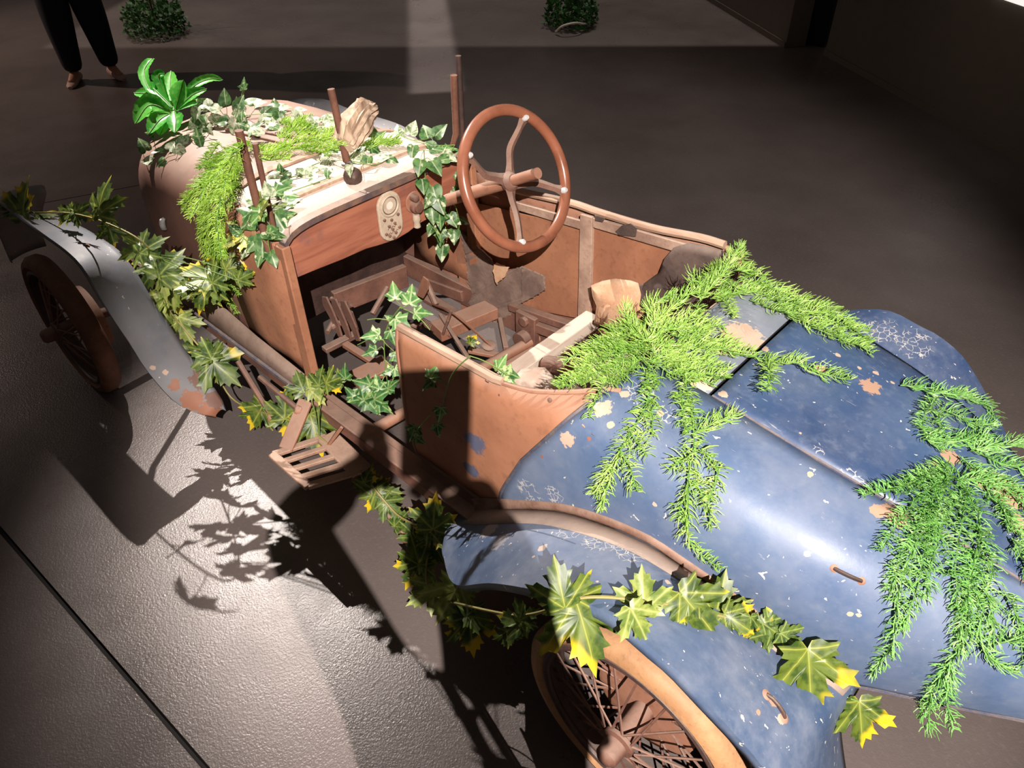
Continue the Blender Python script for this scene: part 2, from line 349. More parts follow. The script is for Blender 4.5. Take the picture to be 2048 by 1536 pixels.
# ------------------------------------------------------------------ the hall: floor, wall, doorway
def j1(x): return 1.382+.0466*(x-.16)
def j2(y): return 3.09+.417*(y-.02)
floor = MB().box((2, -2, -.06), (30, 30, .1)).build('floor', 'groove', smooth=0); floor['kind'] = 'structure'
def panel(poly):
    m = MB(); m.plate([(a, b, -.02) for a, b in poly], (0, 0, 1), .02); m.build('floor_panel', 'floor', floor, smooth=0)
panel([(-13, j1(-13)+.006), (17, j1(17)+.006), (17, 13), (-13, 13)])
jx = j1(3.6); panel([(-13, -17), (17, -17), (17, -.6), (j2(-.6)-.005, -.6), (j2(jx)-.005, jx-.006), (-13, j1(-13)-.006)])
panel([(j2(-.6)+.005, -.6), (17, -.6), (17, j1(17)-.006), (j2(jx)+.005, jx-.006)])
def wall_seg(name, a, b, h, th, mat, kind='structure'):
    a, b = Vector((*a, 0)), Vector((*b, 0)); d = (b-a).normalized(); n = Vector((-d.y, d.x, 0))
    if n.dot(Vector((CAM.x, CAM.y, 0))-a) > 0: n = -n
    m = MB(); m.plate([a, b, b+ZUP*h, a+ZUP*h], n, th); o = m.build(name, mat, smooth=0, bevel=.004); o['kind'] = kind; return o
wA, wB = Vector((1.163, -5.624)), Vector((2.626, -6.7)); dW = (wB-wA).normalized()
wall_seg('wall_right', wA, wA+dW*8, 3.4, .2, 'wall_paint')
wC, wD = Vector((.80, -5.66)), Vector((-1.202, -4.272)); dW2 = (wD-wC).normalized()
wall_seg('wall_rear', wC, wC+dW2*9, 3.4, .2, 'wall_paint')
wall_seg('doorway_shade', wA-dW*.02+Vector((.14, -.2)), wC+Vector((.1, -.2)), 3.4, .1, 'gap_shade')  # dark sheet across the opening; the unlit recess is put into its colour
nW = Vector((dW.y, -dW.x));
m = MB(); a = Vector((*(wA), 0)); b = Vector((*(wA+dW*8), 0)); sgn = Vector((-dW.y, dW.x, 0)); sgn = sgn if sgn.dot(CAM-a) > 0 else -sgn
m.plate([a+sgn*.001, b+sgn*.001, b+sgn*.001+ZUP*.05, a+sgn*.001+ZUP*.05], sgn, .012); o = m.build('baseboard_right', 'wall_paint', smooth=0); o['kind'] = 'structure'
m = MB(); c0 = Vector((*wC, 0)); c1 = c0+Vector((*dW2, 0))*9; s2 = Vector((-dW2.y, dW2.x, 0)); s2 = s2 if s2.dot(CAM-c0) > 0 else -s2
m.plate([c0+s2*.001, c1+s2*.001, c1+s2*.001+ZUP*.05, c0+s2*.001+ZUP*.05], s2, .012); o = m.build('baseboard_rear', 'wall_paint', smooth=0); o['kind'] = 'structure'

# ------------------------------------------------------------------ the car
car = thing('vintage_car', 'derelict blue and rust vintage roadster overgrown with artificial greenery', 'car')
def sec(w, zt, zb, n, zm=None, tuck=.95, k=14, side=1):    # half section: bottom of the side up to the crown, list of (y, z)
    zm = zm if zm is not None else zb+.55*(zt-zb); out = []
    for i in range(5): t = i/5; out.append((w*(tuck+(1-tuck)*math.sin(t*math.pi/2)), lerp(zb, zm, t)))
    for i in range(k+1):
        t = i/k*math.pi/2; out.append((w*max(math.cos(t), 0)**(2/n), zm+(zt-zm)*math.sin(t)**(2/n)))
    return [(side*a, b) for a, b in out]
def fullsec(*a, **k):
    h = sec(*a, **k); return h+[(-y, z) for y, z in reversed(h[:-1])]
# --- bonnet and cowl
bon = [(.36, .425, 1.03, .42, 4.5), (.55, .42, 1.035, .42, 4.2), (.8, .41, 1.035, .41, 3.8), (.95, .402, 1.03, .40, 3.5), (1.04, .39, 1.015, .40, 3.3), (1.09, .365, .985, .40, 3.1), (1.115, .32, .94, .42, 2.9)]
m = MB(); m.loft([[(x, y, z) for y, z in fullsec(wd, zt, zb, n, zm=.70)] for x, wd, zt, zb, n in bon], False)
n0 = len(m.v); k = len(fullsec(*bon[-1][1:4], bon[-1][4])); m.f.append(tuple(range(n0-k, n0)))
m.build('bonnet', 'bonnet_paint', car)
cow = [(.0, .42, 1.0, .44, 7), (.12, .424, 1.012, .44, 6), (.24, .425, 1.022, .43, 5.2), (.37, .426, 1.03, .42, 4.5)]
m = MB(); m.loft([[(x, y, z) for y, z in fullsec(wd, zt, zb, n, zm=.74)] for x, wd, zt, zb, n in cow], False)
cs = MB(); ct = MB(); kk = len(fullsec(.4, 1, .4, 5)); sidek = 12
for i in range(len(cow)-1):
    for q in range(kk-1):
        f = (i*kk+q, i*kk+q+1, (i+1)*kk+q+1, (i+1)*kk+q); tgt = ct if sidek <= q < kk-1-sidek else cs
        tgt.add([m.v[a] for a in f], [(0, 1, 2, 3)])
import bmesh
def weld(mb, d=1e-4):
    bm = bmesh.new(); vs = [bm.verts.new(p) for p in mb.v]
    for f in mb.f:
        try: bm.faces.new([vs[i] for i in f])
        except ValueError: pass
    bmesh.ops.remove_doubles(bm, verts=bm.verts, dist=d); bmesh.ops.recalc_face_normals(bm, faces=bm.faces)
    bm.verts.index_update(); mb.v = [v.co.copy() for v in bm.verts]; mb.f = [tuple(v.index for v in f.verts) for f in bm.faces]; bm.free(); return mb
weld(ct).build('cowl_top', 'cowl_white', car, solidify=.006)
half = len(cs.f)
L = MB(); Rr = MB()
for f in cs.f:
    pts = [cs.v[i] for i in f]; (L if pts[0].y > 0 else Rr).add(pts, [(0, 1, 2, 3)])
weld(L).build('cowl_side', 'rust_orange', car, solidify=.008); weld(Rr).build('cowl_side', 'rust_orange', car, solidify=.008)
def arc(x, lift=0, y0=.40, y1=-.40, n=24, zt=1.0, wd=.42, nn=7, zm=.74):
    out = []
    for i in range(n+1):
        y = lerp(y0, y1, i/n); c = min(abs(y)/wd, .9999); out.append(Vector((x, y, zm+(zt-zm)*(1-c**nn)**(1/nn)+lift)))
    return out
def strip_on(x, wd, ht, name, mat, zt, nn, y0=.405, y1=-.405, bev=0):
    p = arc(x, 0, y0, y1, 26, zt, .424, nn); m = MB()
    m.loft([[q+Vector((-wd/2, 0, -.004)), q+Vector((wd/2, 0, -.004)), q+Vector((wd/2, 0, ht)), q+Vector((-wd/2, 0, ht))] for q in p], True, True)
    return m.build(name, mat, car)
strip_on(-.004, .034, .016, 'cowl_edge_trim', 'cowl_rim', 1.0, 7)

strip_on(.135, .022, .012, 'cowl_strip', 'grey_wood', 1.013, 5.9)
strip_on(.345, .03, .01, 'cowl_strip', 'grey_wood', 1.028, 4.6)
# --- firewall closes the engine bay off from the cockpit
m = MB(); m.plate([(.43, y, z) for y, z in [(-.41, .34), (.41, .34), (.42, .75), (.40, .95), (.3, 1.0), (-.3, 1.0), (-.40, .95), (-.42, .75)]], (1, 0, 0), .012); m.build('firewall', 'black_iron', car, smooth=0)
# --- bonnet hinge rod and its safety chain
for nm, mt, (u0, v0), (u1, v1), r_ in (('bonnet_hinge', 'rust_dark', (452, 262), (600, 296), .005), ('bonnet_hinge', 'rust_dark', (470, 256), (640, 288), .0035)):
    hp_ = [hit(lerp(u0, u1, i/6), lerp(v0, v1, i/6))[0]+ZUP*.004 for i in range(7)]; m = MB(); m.tube(hp_, r_, 6); m.build(nm, mt, car)
for (u0, v0), (u1, v1) in (((492, 284), (548, 292)), ((500, 292), (552, 300))):
    for i in range(14):
        q_, n_ = hit(lerp(u0, u1, i/13), lerp(v0, v1, i/13)+4*math.sin(i/13*3.14)); m = MB(); a_ = n_.orthogonal().normalized(); b_ = n_.cross(a_)
        m.tube([q_+n_*.004+(a_*math.cos(6.283*k/8)*.007+(b_ if i % 2 else b_*.4+n_*.6)*math.sin(6.283*k/8)*.004) for k in range(8)], .0014, 4, closed=True); m.build('chain_link', 'black_iron', car, solid=False)
# --- dashboard
top = arc(.02, -.012, .395, -.395, 20)
bot = [(-.395, .85), (-.30, .835), (-.2, .815), (-.14, .812), (-.09, .80), (-.03, .795), (.05, .806), (.10, .815), (.2, .818), (.3, .826), (.398, .832)]
m = MB(); m.plate([(0.0, p.y, p.z) for p in top]+[(0.0, y, z) for y, z in bot], (1, 0, 0), .022)
dash = m.build('dashboard', 'dash_wood', car, smooth=0, bevel=.003)
def stadium(cy, z0, z1, r, x, n=10):
    out = []
    for i in range(n+1): a = math.pi*i/n; out.append((x, cy+r*math.cos(a), z1-r+r*math.sin(a)))
    for i in range(n+1): a = math.pi+math.pi*i/n; out.append((x, cy+r*math.cos(a), z0+r+r*math.sin(a)))
    return out
gc = -.012
m = MB(); m.plate(stadium(gc, .806, .988, .05, -.001), (-1, 0, 0), .012); gp = m.build('gauge_plate', 'brass_plate', dash, smooth=0, bevel=.004, label='pale stadium-shaped gauge plate')
m = MB(); m.lathe([(.031, -.012), (.040, -.012), (.040, -.017), (.036, -.0195), (.033, -.0185), (.031, -.014)], (0, gc, .938), (1, 0, 0), 28)
m.build('bezel', 'brass_plate', dash)
m = MB(); m.lathe([(.0335, -.0125), (.0335, -.0145), (.0285, -.0145), (.0285, -.0125)], (0, gc, .938), (1, 0, 0), 28); m.build('dial_shade_ring', 'black_iron', dash)  # black ring added for the shadow inside the dial recess
m = MB(); m.lathe([(.0286, -.0125), (.0284, -.0138), (0, -.0142)], (0, gc, .938), (1, 0, 0), 24); m.build('dial', 'glass_dial', dash)
for dy, z in ((-.03, .895), (.03, .895), (0, .885), (-.012, .868), (.014, .866), (0, .85), (-.03, .846), (.03, .842), (-.012, .832), (.016, .83), (0, .818)):
    m = MB(); m.lathe([(.0055, -.012), (.0055, -.017), (.003, -.019), (0, -.019)], (0, gc+dy, z), (1, 0, 0), 8); m.build('screw', 'rust_dark', dash)
for z, wl in ((.858, .03), (.838, .034)):                   # worn relief lines on the plate
    m = MB(); m.tube([(-.0135, gc+wl*(i/8-.5)*2*.7, z+.004*math.sin(i*2.2)) for i in range(9)], .0016, 5); m.build('relief_line', 'rust_dark', dash)
m = MB(); m.plate(stadium(-.125, .868, .945, .036, -.001), (-1, 0, 0), .006); m.build('switch_plate', 'rust', dash, smooth=0, bevel=.003)
m = MB(); m.lathe([(.024, -.006), (.024, -.022), (.018, -.026), (.018, -.034), (0, -.036)], (0, -.125, .892), (1, 0, 0), 18); m.build('switch_knob', 'rust_dark', dash)
m = MB(); m.lathe([(.013, -.006), (.013, -.03), (.008, -.034), (0, -.034)], (0, -.118, .928), (1, 0, 0), 14); m.build('switch_knob', 'iron', dash)
m = MB(); m.lathe([(.012, 0), (.016, -.02), (.011, -.03), (.013, -.05), (.006, -.056), (0, -.056)], (-.01, -.125, .862), (0, 0, 1), 12); m.build('oil_cup', 'brass_plate', dash)
# --- front pillars of the cockpit opening and windscreen posts
for sd in (1, -1):
    m = MB(); m.beam((-.01, .41*sd, .43), (.0, .405*sd, .96), .03, .05, (1, 0, 0)); m.build('pillar', 'rust_orange', car, bevel=.004)
def post(pts, r, mat='post_rust'):
    m = MB(); m.tube(pts, r, 10); return m.build('windscreen_post', mat, car)
post([(.05, .425, .93), (.05, .424, 1.31)], .0125)
post([(.045, .395, .95), (.03, .396, 1.27)], .009)
post([(.05, -.43, .90), (.05, -.43, 1.15), (.05, -.431, 1.315)], .0105, 'black_iron')
m = MB(); m.tube([(.09, -.395, .95), (.075, -.405, 1.01), (.06, -.408, 1.05), (.055, -.409, 1.255)], [.012, .010, .0125, .0125], 10); m.build('windscreen_post', 'post_rust', car)
# central lever on the cowl with its collar and ridged boot
lv0, lv1 = Vector((.135, .025, 1.0)), P(662, 178, x=.16)
m = MB(); m.tube([lv0, lv0.lerp(lv1, .5), lv1], [.013, .0125, .012], 10); lever = m.build('cowl_lever', 'post_rust', car)
m = MB(); m.lathe([(.016, 0), (.020, .004), (.020, .012), (.015, .016)], lv0.lerp(lv1, .16), lv1-lv0, 14); m.build('collar', 'chrome', lever)
m = MB(); m.lathe([(.030, 0), (.024, .008), (.018, .022), (.015, .028)], lv0+Vector((0, 0, .008)), (0, 0, 1), 16); m.build('base_flange', 'grey_wood', lever)
m = MB(); q0 = Vector((.115, .035, 1.017)); ax = Vector((-.6, .25, .1)).normalized()
m.lathe([(.008, 0)]+[(.012+.02*math.sin(min(i/15, 1)*math.pi)*(.82 if i % 2 else 1), .006+.0042*i) for i in range(15)]+[(.006, .072)], q0-ax*.01+Vector((0, 0, .01)), ax, 14)
m.build('ridged_cap', 'black_iron', lever)
# --- chassis
for sd in (1, -1):
    m = MB(); m.beam((1.42, .40*sd, .36), (-.95, .43*sd, .352), .05, .1); m.beam((1.42, .43*sd, .405), (-.95, .455*sd, .40), .05, .012); m.build('chassis_rail', 'rust_dark', car, bevel=.004)
    m = MB(); m.tube([(-.95, .44*sd, .36), (-1.2, .40*sd, .36), (-1.5, .36*sd, .44), (-1.9, .30*sd, .42)], .03, 8); m.build('rear_rail', 'rust_dark', car)
    # valance between the side panel and the rail
    m = MB(); a0 = [(.95, .405*sd, .56), (.6, .42*sd, .52), (.3, .425*sd, .48), (-.03, .422*sd, .445)]; a1 = [(.95, .455*sd, .42), (.6, .458*sd, .415), (.3, .46*sd, .41), (-.05, .46*sd, .41)]
    m.loft([[Vector(p), Vector(p).lerp(Vector(q), .5)+Vector((0, .006*sd, 0)), Vector(q)] for p, q in zip(a0, a1)], False); m.build('valance', 'valance_paint', car, solidify=.006)
    m = MB(); m.tube([(.75, .463*sd, .414), (.3, .466*sd, .413), (-.06, .468*sd, .413)], .009, 6); m.build('rail_bead', 'blue_worn', car)
def part(name, mat, fn, bevel=.003, smooth=40, parent=None):
    m = MB(); fn(m); return m.build(name, mat, parent or car, bevel=bevel, smooth=smooth)
# cross members, pedal gear and levers seen through the missing floorboards
a, b = P(945, 748, z=.33), P(1062, 682, z=.33); d = (b-a).normalized()
part('cross_tube', 'rust', lambda m: m.tube([b-d*((b.y-.42)/d.y), b-d*((b.y+.40)/d.y)], .021, 12), 0)
bc = P(1048, 668, z=.36)
part('tube_bracket', 'rust_dark', lambda m: (m.box(bc+Vector((0, -.02, .0)), (.10, .03, .17)), m.tube([bc+Vector((0, .03, -.02)), bc+Vector((0, -.05, -.02))], .036, 12), m.tube([bc+Vector((0, .01, .06)), bc+Vector((0, -.04, .06))], .022, 8)))
for (u0, v0, u1, v1, z, wd, ht, nm, mt) in [(872, 664, 985, 618, .36, .085, .05, 'cross_plate', 'rust'), (668, 606, 812, 550, .42, .03, .10, 'toe_beam', 'rust_dark'), (706, 762, 776, 728, .38, .085, .03, 'cross_plate', 'rust'),
        (690, 688, 757, 730, .36, .03, .02, 'flat_bar', 'rust'), (648, 700, 712, 668, .36, .035, .02, 'flat_bar', 'iron'), (880, 628, 938, 718, .40, .016, .010, 'pedal_strap', 'iron'), (938, 700, 1015, 715, .33, .03, .015, 'flat_bar', 'rust'),
        (842, 588, 930, 640, .36, .05, .02, 'flat_bar', 'rust_dark'), (1000, 640, 1012, 700, .34, .02, .03, 'flat_bar', 'iron'), (990, 735, 1100, 690, .30, .05, .03, 'cross_plate', 'rust')]:
    part(nm, mt, lambda m: m.beam(P(u0, v0, z=z), P(u1, v1, z=z), wd, ht))
pts = [P(u, v, z=z) for u, v, z in ((868, 610, .42), (900, 622, .47), (930, 645, .46), (955, 668, .42), (978, 690, .37))]
st = part('pedal_strap', 'rust', lambda m: m.loft([[p+Vector((.012, 0, .004)), p+Vector((-.012, 0, .004)), p+Vector((-.012, 0, -.004)), p+Vector((.012, 0, -.004))] for p in catmull(pts, 5)], True, True), 0)
pc = P(978, 692, z=.36)
part('pedal_pad', 'iron', lambda m: m.lathe([(0, 0), (.026, 0), (.028, .005), (.022, .01), (0, .011)], pc, (-.2, .1, 1), 16), 0, parent=st)
for i in range(3):                                          # pedal quadrant: curved plates and rollers
    q = P(652+18*i, 618+4*i, z=.46)
    prof = [(0, .06), (.03, .07), (.05, .03), (.075, -.03), (.085, -.09), (.06, -.10), (.03, -.03), (-.005, .02)]
    part('quadrant_plate', 'iron', lambda m: m.plate([q+Vector((-px_, 0, pz)) for px_, pz in prof], (0, 1, 0), .008), .001, 0)
for (u0, v0, z0, u1, v1, z1, r) in [(662, 596, .5, 690, 622, .47, .009), (690, 622, .47, 702, 610, .5, .007), (700, 625, .46, 712, 660, .38, .012), (664, 655, .40, 690, 640, .42, .012), (655, 665, .40, 668, 640, .41, .010), (745, 628, .40, 775, 575, .46, .012), (690, 606, .46, 700, 640, .40, .016), (886, 668, .38, 896, 640, .46, .006), (896, 640, .46, 902, 622, .5, .006), (776, 640, .38, 842, 655, .38, .010), (850, 560, .45, 872, 610, .38, .014)]:
    part('linkage_rod', 'iron', lambda m: m.tube([P(u0, v0, z=z0), P(u1, v1, z=z1)], r, 8), 0)
for i in range(2):                                          # coil springs by the brake strap
    s0, s1 = P(836+40*i, 640+15*i, z=.36), P(866+38*i, 655+14*i, z=.36); dd = s1-s0; nn = dd.orthogonal().normalized(); bb = dd.normalized().cross(nn)
    part('spring', 'rust_dark', lambda m: m.tube([s0+dd*(t/70)+(nn*math.cos(t*.9)+bb*math.sin(t*.9))*.013 for t in range(71)], .003, 5), 0)
part('drop_plate', 'rust', lambda m: m.plate([P(848, 552, y=-.2), P(842, 566, y=-.2), P(836, 590, y=-.2), P(848, 596, y=-.2), P(858, 578, y=-.2), P(858, 560, y=-.2)], (0, 1, 0), .006), .001, 0)
# --- steering
SW = Vector((-.44, -.185, 1.10)); sn = Vector((-.88, 0, .47)).normalized(); sa = sn.cross(Vector((0, 1, 0))).normalized(); sb = sn.cross(sa)
stw = MB(); stw.tube([SW+(sa*math.cos(2*math.pi*i/64)+sb*math.sin(2*math.pi*i/64))*.207 for i in range(64)], .0175, 14, closed=True)
stw = stw.build('steering_wheel', 'wheel_wood', car, label='worn varnished wooden steering wheel')
up2 = P(1047, 240, D=1) ; 
for k_, (u, v) in enumerate(((1047, 240), (1130, 383), (1040, 466), (948, 318))):
    d = ray(u, v); t = (SW-CAM).dot(sn)/d.dot(sn); e = CAM+d*t; rad = (e-SW).normalized(); tg = sn.cross(rad)
    e = SW+rad*.190; hubp = SW-sn*.035+rad*.018
    pts = [hubp, SW-sn*.036+rad*.055+tg*.006, SW-sn*.030+rad*.10+tg*.016, SW-sn*.012+rad*.15+tg*.008, e-sn*.0]
    cc = catmull(pts, 6); nw = len(cc)
    m = MB(); rings = []
    for i, p in enumerate(cc):
        t = i/(nw-1); wd = lerp(.016, .011, t)+.006*max(0, 1-t*5)+(.006*max(0, (t-.85)/.15)); rings.append([p+tg*wd, p+sn*.007, p-tg*wd, p-sn*.006])
    m.loft(rings, True, True); m.build('spoke', 'iron', stw)
    m = MB(); m.lathe([(.010, -.004), (.010, .014), (.006, .019), (0, .019)], SW+rad*.193, sn, 10); m.build('bolt', 'chrome', stw)
m = MB(); m.lathe([(.020, -.05), (.030, -.044), (.032, -.03), (.026, -.022), (.020, -.016)], SW, sn, 20); m.build('hub', 'iron', stw)
m = MB(); m.tube([SW-sn*.03, SW+sn*.095], .017, 14); m.build('column_stub', 'rust', stw)
part('steering_column', 'rust', lambda m: m.tube([SW-sn*.03, SW-sn*.56, SW-sn*.75], .021, 14), 0)
# --- cockpit right side seen from inside: lining panels, posts, rails
rim = [P(u, v, y=-.425) for u, v in ((975, 360), (1030, 380), (1140, 405), (1200, 425), (1300, 455), (1400, 475), (1450, 490))]
rim = catmull(rim, 4)
part('cockpit_rail', 'grey_wood', lambda m: m.tube(rim, .013, 8), 0)
def quad_y(name, mat, px, y, th, bev=.002):
    m = MB(); m.plate([P(u, v, y=y) for u, v in px], (0, 1, 0), th); return m.build(name, mat, car, smooth=0, bevel=bev)
skin_r = MB(); rows = []
for i in range(13):
    x = lerp(.02, -1.10, i/12); zt = curve([(-1.3, 1.0), (-1.0, .985), (-.6, .945), (-.2, .91), (.05, .92)], x)
    rows.append([(x, -curve([(-1.3, .43), (-.5, .445), (.05, .425)], x)-.012*math.sin(j/6*math.pi), lerp(.40, zt, j/6)) for j in range(7)])
skin_r.loft(rows, False); skin_r.build('body_side', 'rust', car, solidify=.01)
quad_y('lining_panel', 'rust_orange', [(930, 400), (1168, 455), (1160, 637), (1025, 610), (915, 560)], -.424, .004)
quad_y('lining_panel', 'rust_orange', [(1182, 440), (1360, 498), (1345, 620), (1180, 655)], -.424, .004)
quad_y('lining_panel', 'rust', [(815, 470), (925, 470), (926, 585), (800, 545)], -.424, .004)
quad_y('frame_post', 'wood_grey', [(1166, 425), (1190, 432), (1184, 660), (1160, 650)], -.42, .016)
quad_y('frame_post', 'rust', [(916, 470), (936, 470), (945, 625), (928, 620)], -.42, .016)
quad_y('frame_rail', 'wood_grey', [(1030, 400), (1170, 440), (1168, 457), (1030, 415)], -.42, .014)
quad_y('frame_rail', 'wood_grey', [(1190, 433), (1385, 488), (1370, 505), (1190, 452)], -.42, .014)
quad_y('torn_lining', 'leather_dark', [(1245, 450), (1262, 446), (1275, 455), (1272, 473), (1240, 470), (1232, 462)], -.404, .004, .001)
quad_y('torn_lining', 'leather_dark', [(1190, 430), (1212, 436), (1206, 444), (1192, 441)], -.404, .004, .001)
for (u0, v0, u1, v1, yy, wd, ht) in ((850, 563, 928, 592, -.395, .03, .05), (1022, 612, 1150, 655, -.395, .035, .03), (1040, 640, 1130, 672, -.385, .04, .04)):
    part('inner_sill', 'rust_dark', lambda m: m.beam(P(u0, v0, y=yy), P(u1, v1, y=yy), wd, ht))
def ragged(px, y, name, mat, amp=.006, th=.005):
    pts = [P(u, v, y=y) for u, v in px]; out = []; c = sum(pts, Vector())/len(pts)
    for i, p in enumerate(pts):
        q = pts[(i+1) % len(pts)]; n = max(2, int((q-p).length/.008))
        for k in range(n): out.append(p.lerp(q, k/n)+(p-c).normalized()*R.uniform(-amp, amp)*.6+Vector((0, R.uniform(-.5, .5)*amp, 0)))
    m = MB(); m.plate(out, (0, 1, 0), th); return m.build(name, mat, car, smooth=0)
ragged([(920, 458), (940, 478), (985, 518), (990, 545), (1046, 533), (1090, 555), (1090, 580), (1045, 605), (1020, 630), (990, 645), (958, 628), (938, 606), (948, 588), (938, 565), (932, 505)], -.398, 'torn_leather', 'leather_grey')
ragged([(1045, 533), (1090, 552), (1092, 580), (1046, 606)], -.390, 'torn_leather', 'leather_grey')
ragged([(988, 545), (990, 525), (1018, 535), (1012, 550), (995, 568)], -.36, 'leather_scrap', 'canvas_beige')
# --- rear body and boat tail
TW = [(-2.46, .012), (-2.4, .06), (-2.2, .17), (-2.0, .28), (-1.75, .385), (-1.5, .425), (-1.2, .435), (-.5, .43)]
TT = [(-2.46, .66), (-2.4, .70), (-2.2, .79), (-2.0, .87), (-1.75, .935), (-1.5, .972), (-1.2, .995), (-.5, .995)]
TB = [(-2.46, .575), (-2.1, .565), (-1.88, .545), (-1.5, .46), (-.5, .43)]
TN = [(-2.46, 2), (-2.2, 2.5), (-2.0, 2.8), (-1.75, 3.4), (-1.5, 4.2), (-1.2, 5.5), (-.5, 7)]
def smooth_tab(tab):                                       # finer, rounded version of a table
    pts = catmull([Vector((a, b, 0)) for a, b in tab], 8); return [(p.x, p.y) for p in pts]
TW, TT, TB, TN = map(smooth_tab, (TW, TT, TB, TN))
def tsec(x): zb = curve(TB, x); zt = curve(TT, x); return curve(TW, x), zt, zb, curve(TN, x), zb+.36*(zt-zb)
def side_y(x, z):
    w_, zt, zb, n, zm = tsec(x)
    if z <= zm: return w_*(.95+.05*math.sin(max(0, (z-zb)/(zm-zb))*math.pi/2))
    return w_*(max(0, 1-min(1, (z-zm)/(zt-zm))**n))**(1/n)
def top_z(x, y):
    w_, zt, zb, n, zm = tsec(x); return zm+(zt-zm)*(max(0, 1-min(1, abs(y)/w_)**n))**(1/n)
EDGE = [(.43, -.905), (.476, -.913), (.554, -.934), (.704, -1.0), (.837, -1.08), (.93, -1.135), (.995, -1.18)]
def ringpt(x, s, sd):                                       # s 0 bottom .. 1 at the lid seam
    w_, zt, zb, n, zm = tsec(x)
    if s < .3: t = s/.3; return Vector((x, sd*w_*(.95+.05*math.sin(t*math.pi/2)), lerp(zb, zm, t)))
    t = (s-.3)/.7; ymin = min(.185, w_*.45) if sd > 0 else w_*.80
    amax = math.acos(min(1, (ymin/w_)**(n/2))); a = t*amax
    return Vector((x, sd*w_*math.cos(a)**(2/n), zm+(zt-zm)*math.sin(a)**(2/n)))
quarter = []
for sd in (1, -1):
    m = MB(); rows = []; N = 44; K = 26
    for i in range(N+1):
        row = []
        for j in range(K+1):
            s = j/K; z0 = ringpt(-1.1, s, 1).z; xe = curve(EDGE, z0); x = lerp(xe, -2.455, (i/N)**1.1); row.append(ringpt(x, s, sd))
        rows.append(row)
    m.loft(rows, False); quarter.append(m.build('tail_quarter_panel', 'rust', car, solidify=.006))
    e = [r + Vector((.004, 0, .002)) for r in rows[0]]; m = MB(); m.tube(e, .006, 6); m.build('tail_edge_bead', 'blue_worn', car)
    e = [r[0] for r in rows[::3]]; m = MB(); m.tube(e, .007, 6); m.build('tail_bottom_bead', 'blue_worn', car)
m = MB(); rows = []
for i in range(41):
    x = lerp(-1.362, -2.45, i/40); w_ = tsec(x)[0]; ym = min(.180, w_*.43); yr = -w_*.79; rows.append([Vector((x, lerp(ym, yr, j/18), top_z(x, lerp(ym, yr, j/18)))) for j in range(19)])
m.loft(rows, False); lid = m.build('tail_lid', 'rust', car, solidify=.006)
m = MB(); m.tube([r[0]+Vector((0, .003, .001)) for r in rows[:38]], .0045, 6); m.build('lid_hinge', 'blue_worn', car)
m = MB(); rows = []
for i in range(5):
    x = lerp(-1.185, -1.352, i/4); rows.append([Vector((x, lerp(.186, -.345, j/16), top_z(x, lerp(.186, -.345, j/16)))) for j in range(17)])
m.loft(rows, False); deck = m.build('deck_strip', 'rust', car, solidify=.006)
# added dark sheet under the lid: the shade in the seams is its colour
m = MB(); m.loft([[Vector((x, y, top_z(x, y)-.02)) for y in (.23, .1, 0, -.1, -.23)] for x in (-1.2, -1.5, -1.8)], False); m.build('seam_shade_sheet', 'gap_shade', car)
# rust-brown side panel behind the door opening
def side_panel(x0, rimz, name, mat, sd):
    m = MB(); rows = []
    for j in range(13):
        t = j/12; row = []
        for i in range(25):
            x = lerp(x0, curve(EDGE, lerp(.43, .985, t))-.025, i/24); z = lerp(.43, curve(rimz, x), t); row.append(Vector((x, sd*(side_y(x, z)-.004), z)))
        rows.append(row)
    m.loft(rows, False); return m.build(name, mat, car, solidify=.008), rows
rimz = [(-1.25, .988), (-1.16, .982), (-1.08, .96), (-1.0, .936), (-.9, .918), (-.54, .91)]
sp, rows = side_panel(-.545, rimz, 'body_side', 'side_rust', 1)
m = MB(); m.tube([p+Vector((0, -.006, .004)) for p in rows[-1][:15]], .0135, 8); m.build('rim_wood', 'grey_wood', car)
m = MB(); m.tube([p+Vector((0, -.002, .002)) for p in rows[-1][14:]], .007, 8); m.build('rim_bead', 'rust', car)
m = MB(); m.tube([r[0] for r in rows], .008, 6); m.build('panel_edge', 'rust', car)
for u, v in ((1100, 800), (1000, 790), (975, 762)):          # rivets along the rim
    q, nr = hit(u, v); m = MB(); m.lathe([(.007, 0), (.006, .003), (0, .004)], q, nr, 10); m.build('rivet', 'rust_dark', car)
# --- seat well: beam, slatted back, leather remains
part('seat_beam', 'white_wood', lambda m: m.beam((-.60, .40, .535), (-.60, -.41, .535), .06, .05))
part('seat_bearer', 'rust', lambda m: m.beam((-.55, .40, .46), (-.55, -.41, .46), .04, .04))
ns = 17
for i in range(ns):
    y = lerp(.39, -.39, i/(ns-1)); zt = top_z(-1.19, y)-.012
    part('seat_slat', 'grey_wood' if i % 3 else 'wood_grey', lambda m: m.beam((-1.172-R.uniform(0, .006), y, zt), (-1.01, y*.97, .50), .036, .012, (1, 0, .3)), .002)
part('seat_backing', 'leather_dark', lambda m: m.plate([(-1.20, .41, .93), (-1.20, -.41, .93), (-1.035, -.40, .47), (-1.035, .40, .47)], (-1, 0, -.3), .01), 0)
part('seat_base', 'leather_dark', lambda m: m.box((-.84, 0, .46), (.42, .78, .03)))
def blanket(px, y, name, mat, bulge):
    pts = [P(u, v, y=y) for u, v in px]; c = sum(pts, Vector())/len(pts); m = MB(); n = len(pts); rings = [[c.lerp(p, f)+Vector((0, bulge*(1-f*f)+R.uniform(-.004, .004), R.uniform(-.003, .003))) for p in pts] for f in (1, .8, .55, .3, .08)]
    m.loft(rings, True, False); m.f.append(tuple(4*n+k for k in range(n))); return m.build(name, mat, car, solidify=.006)
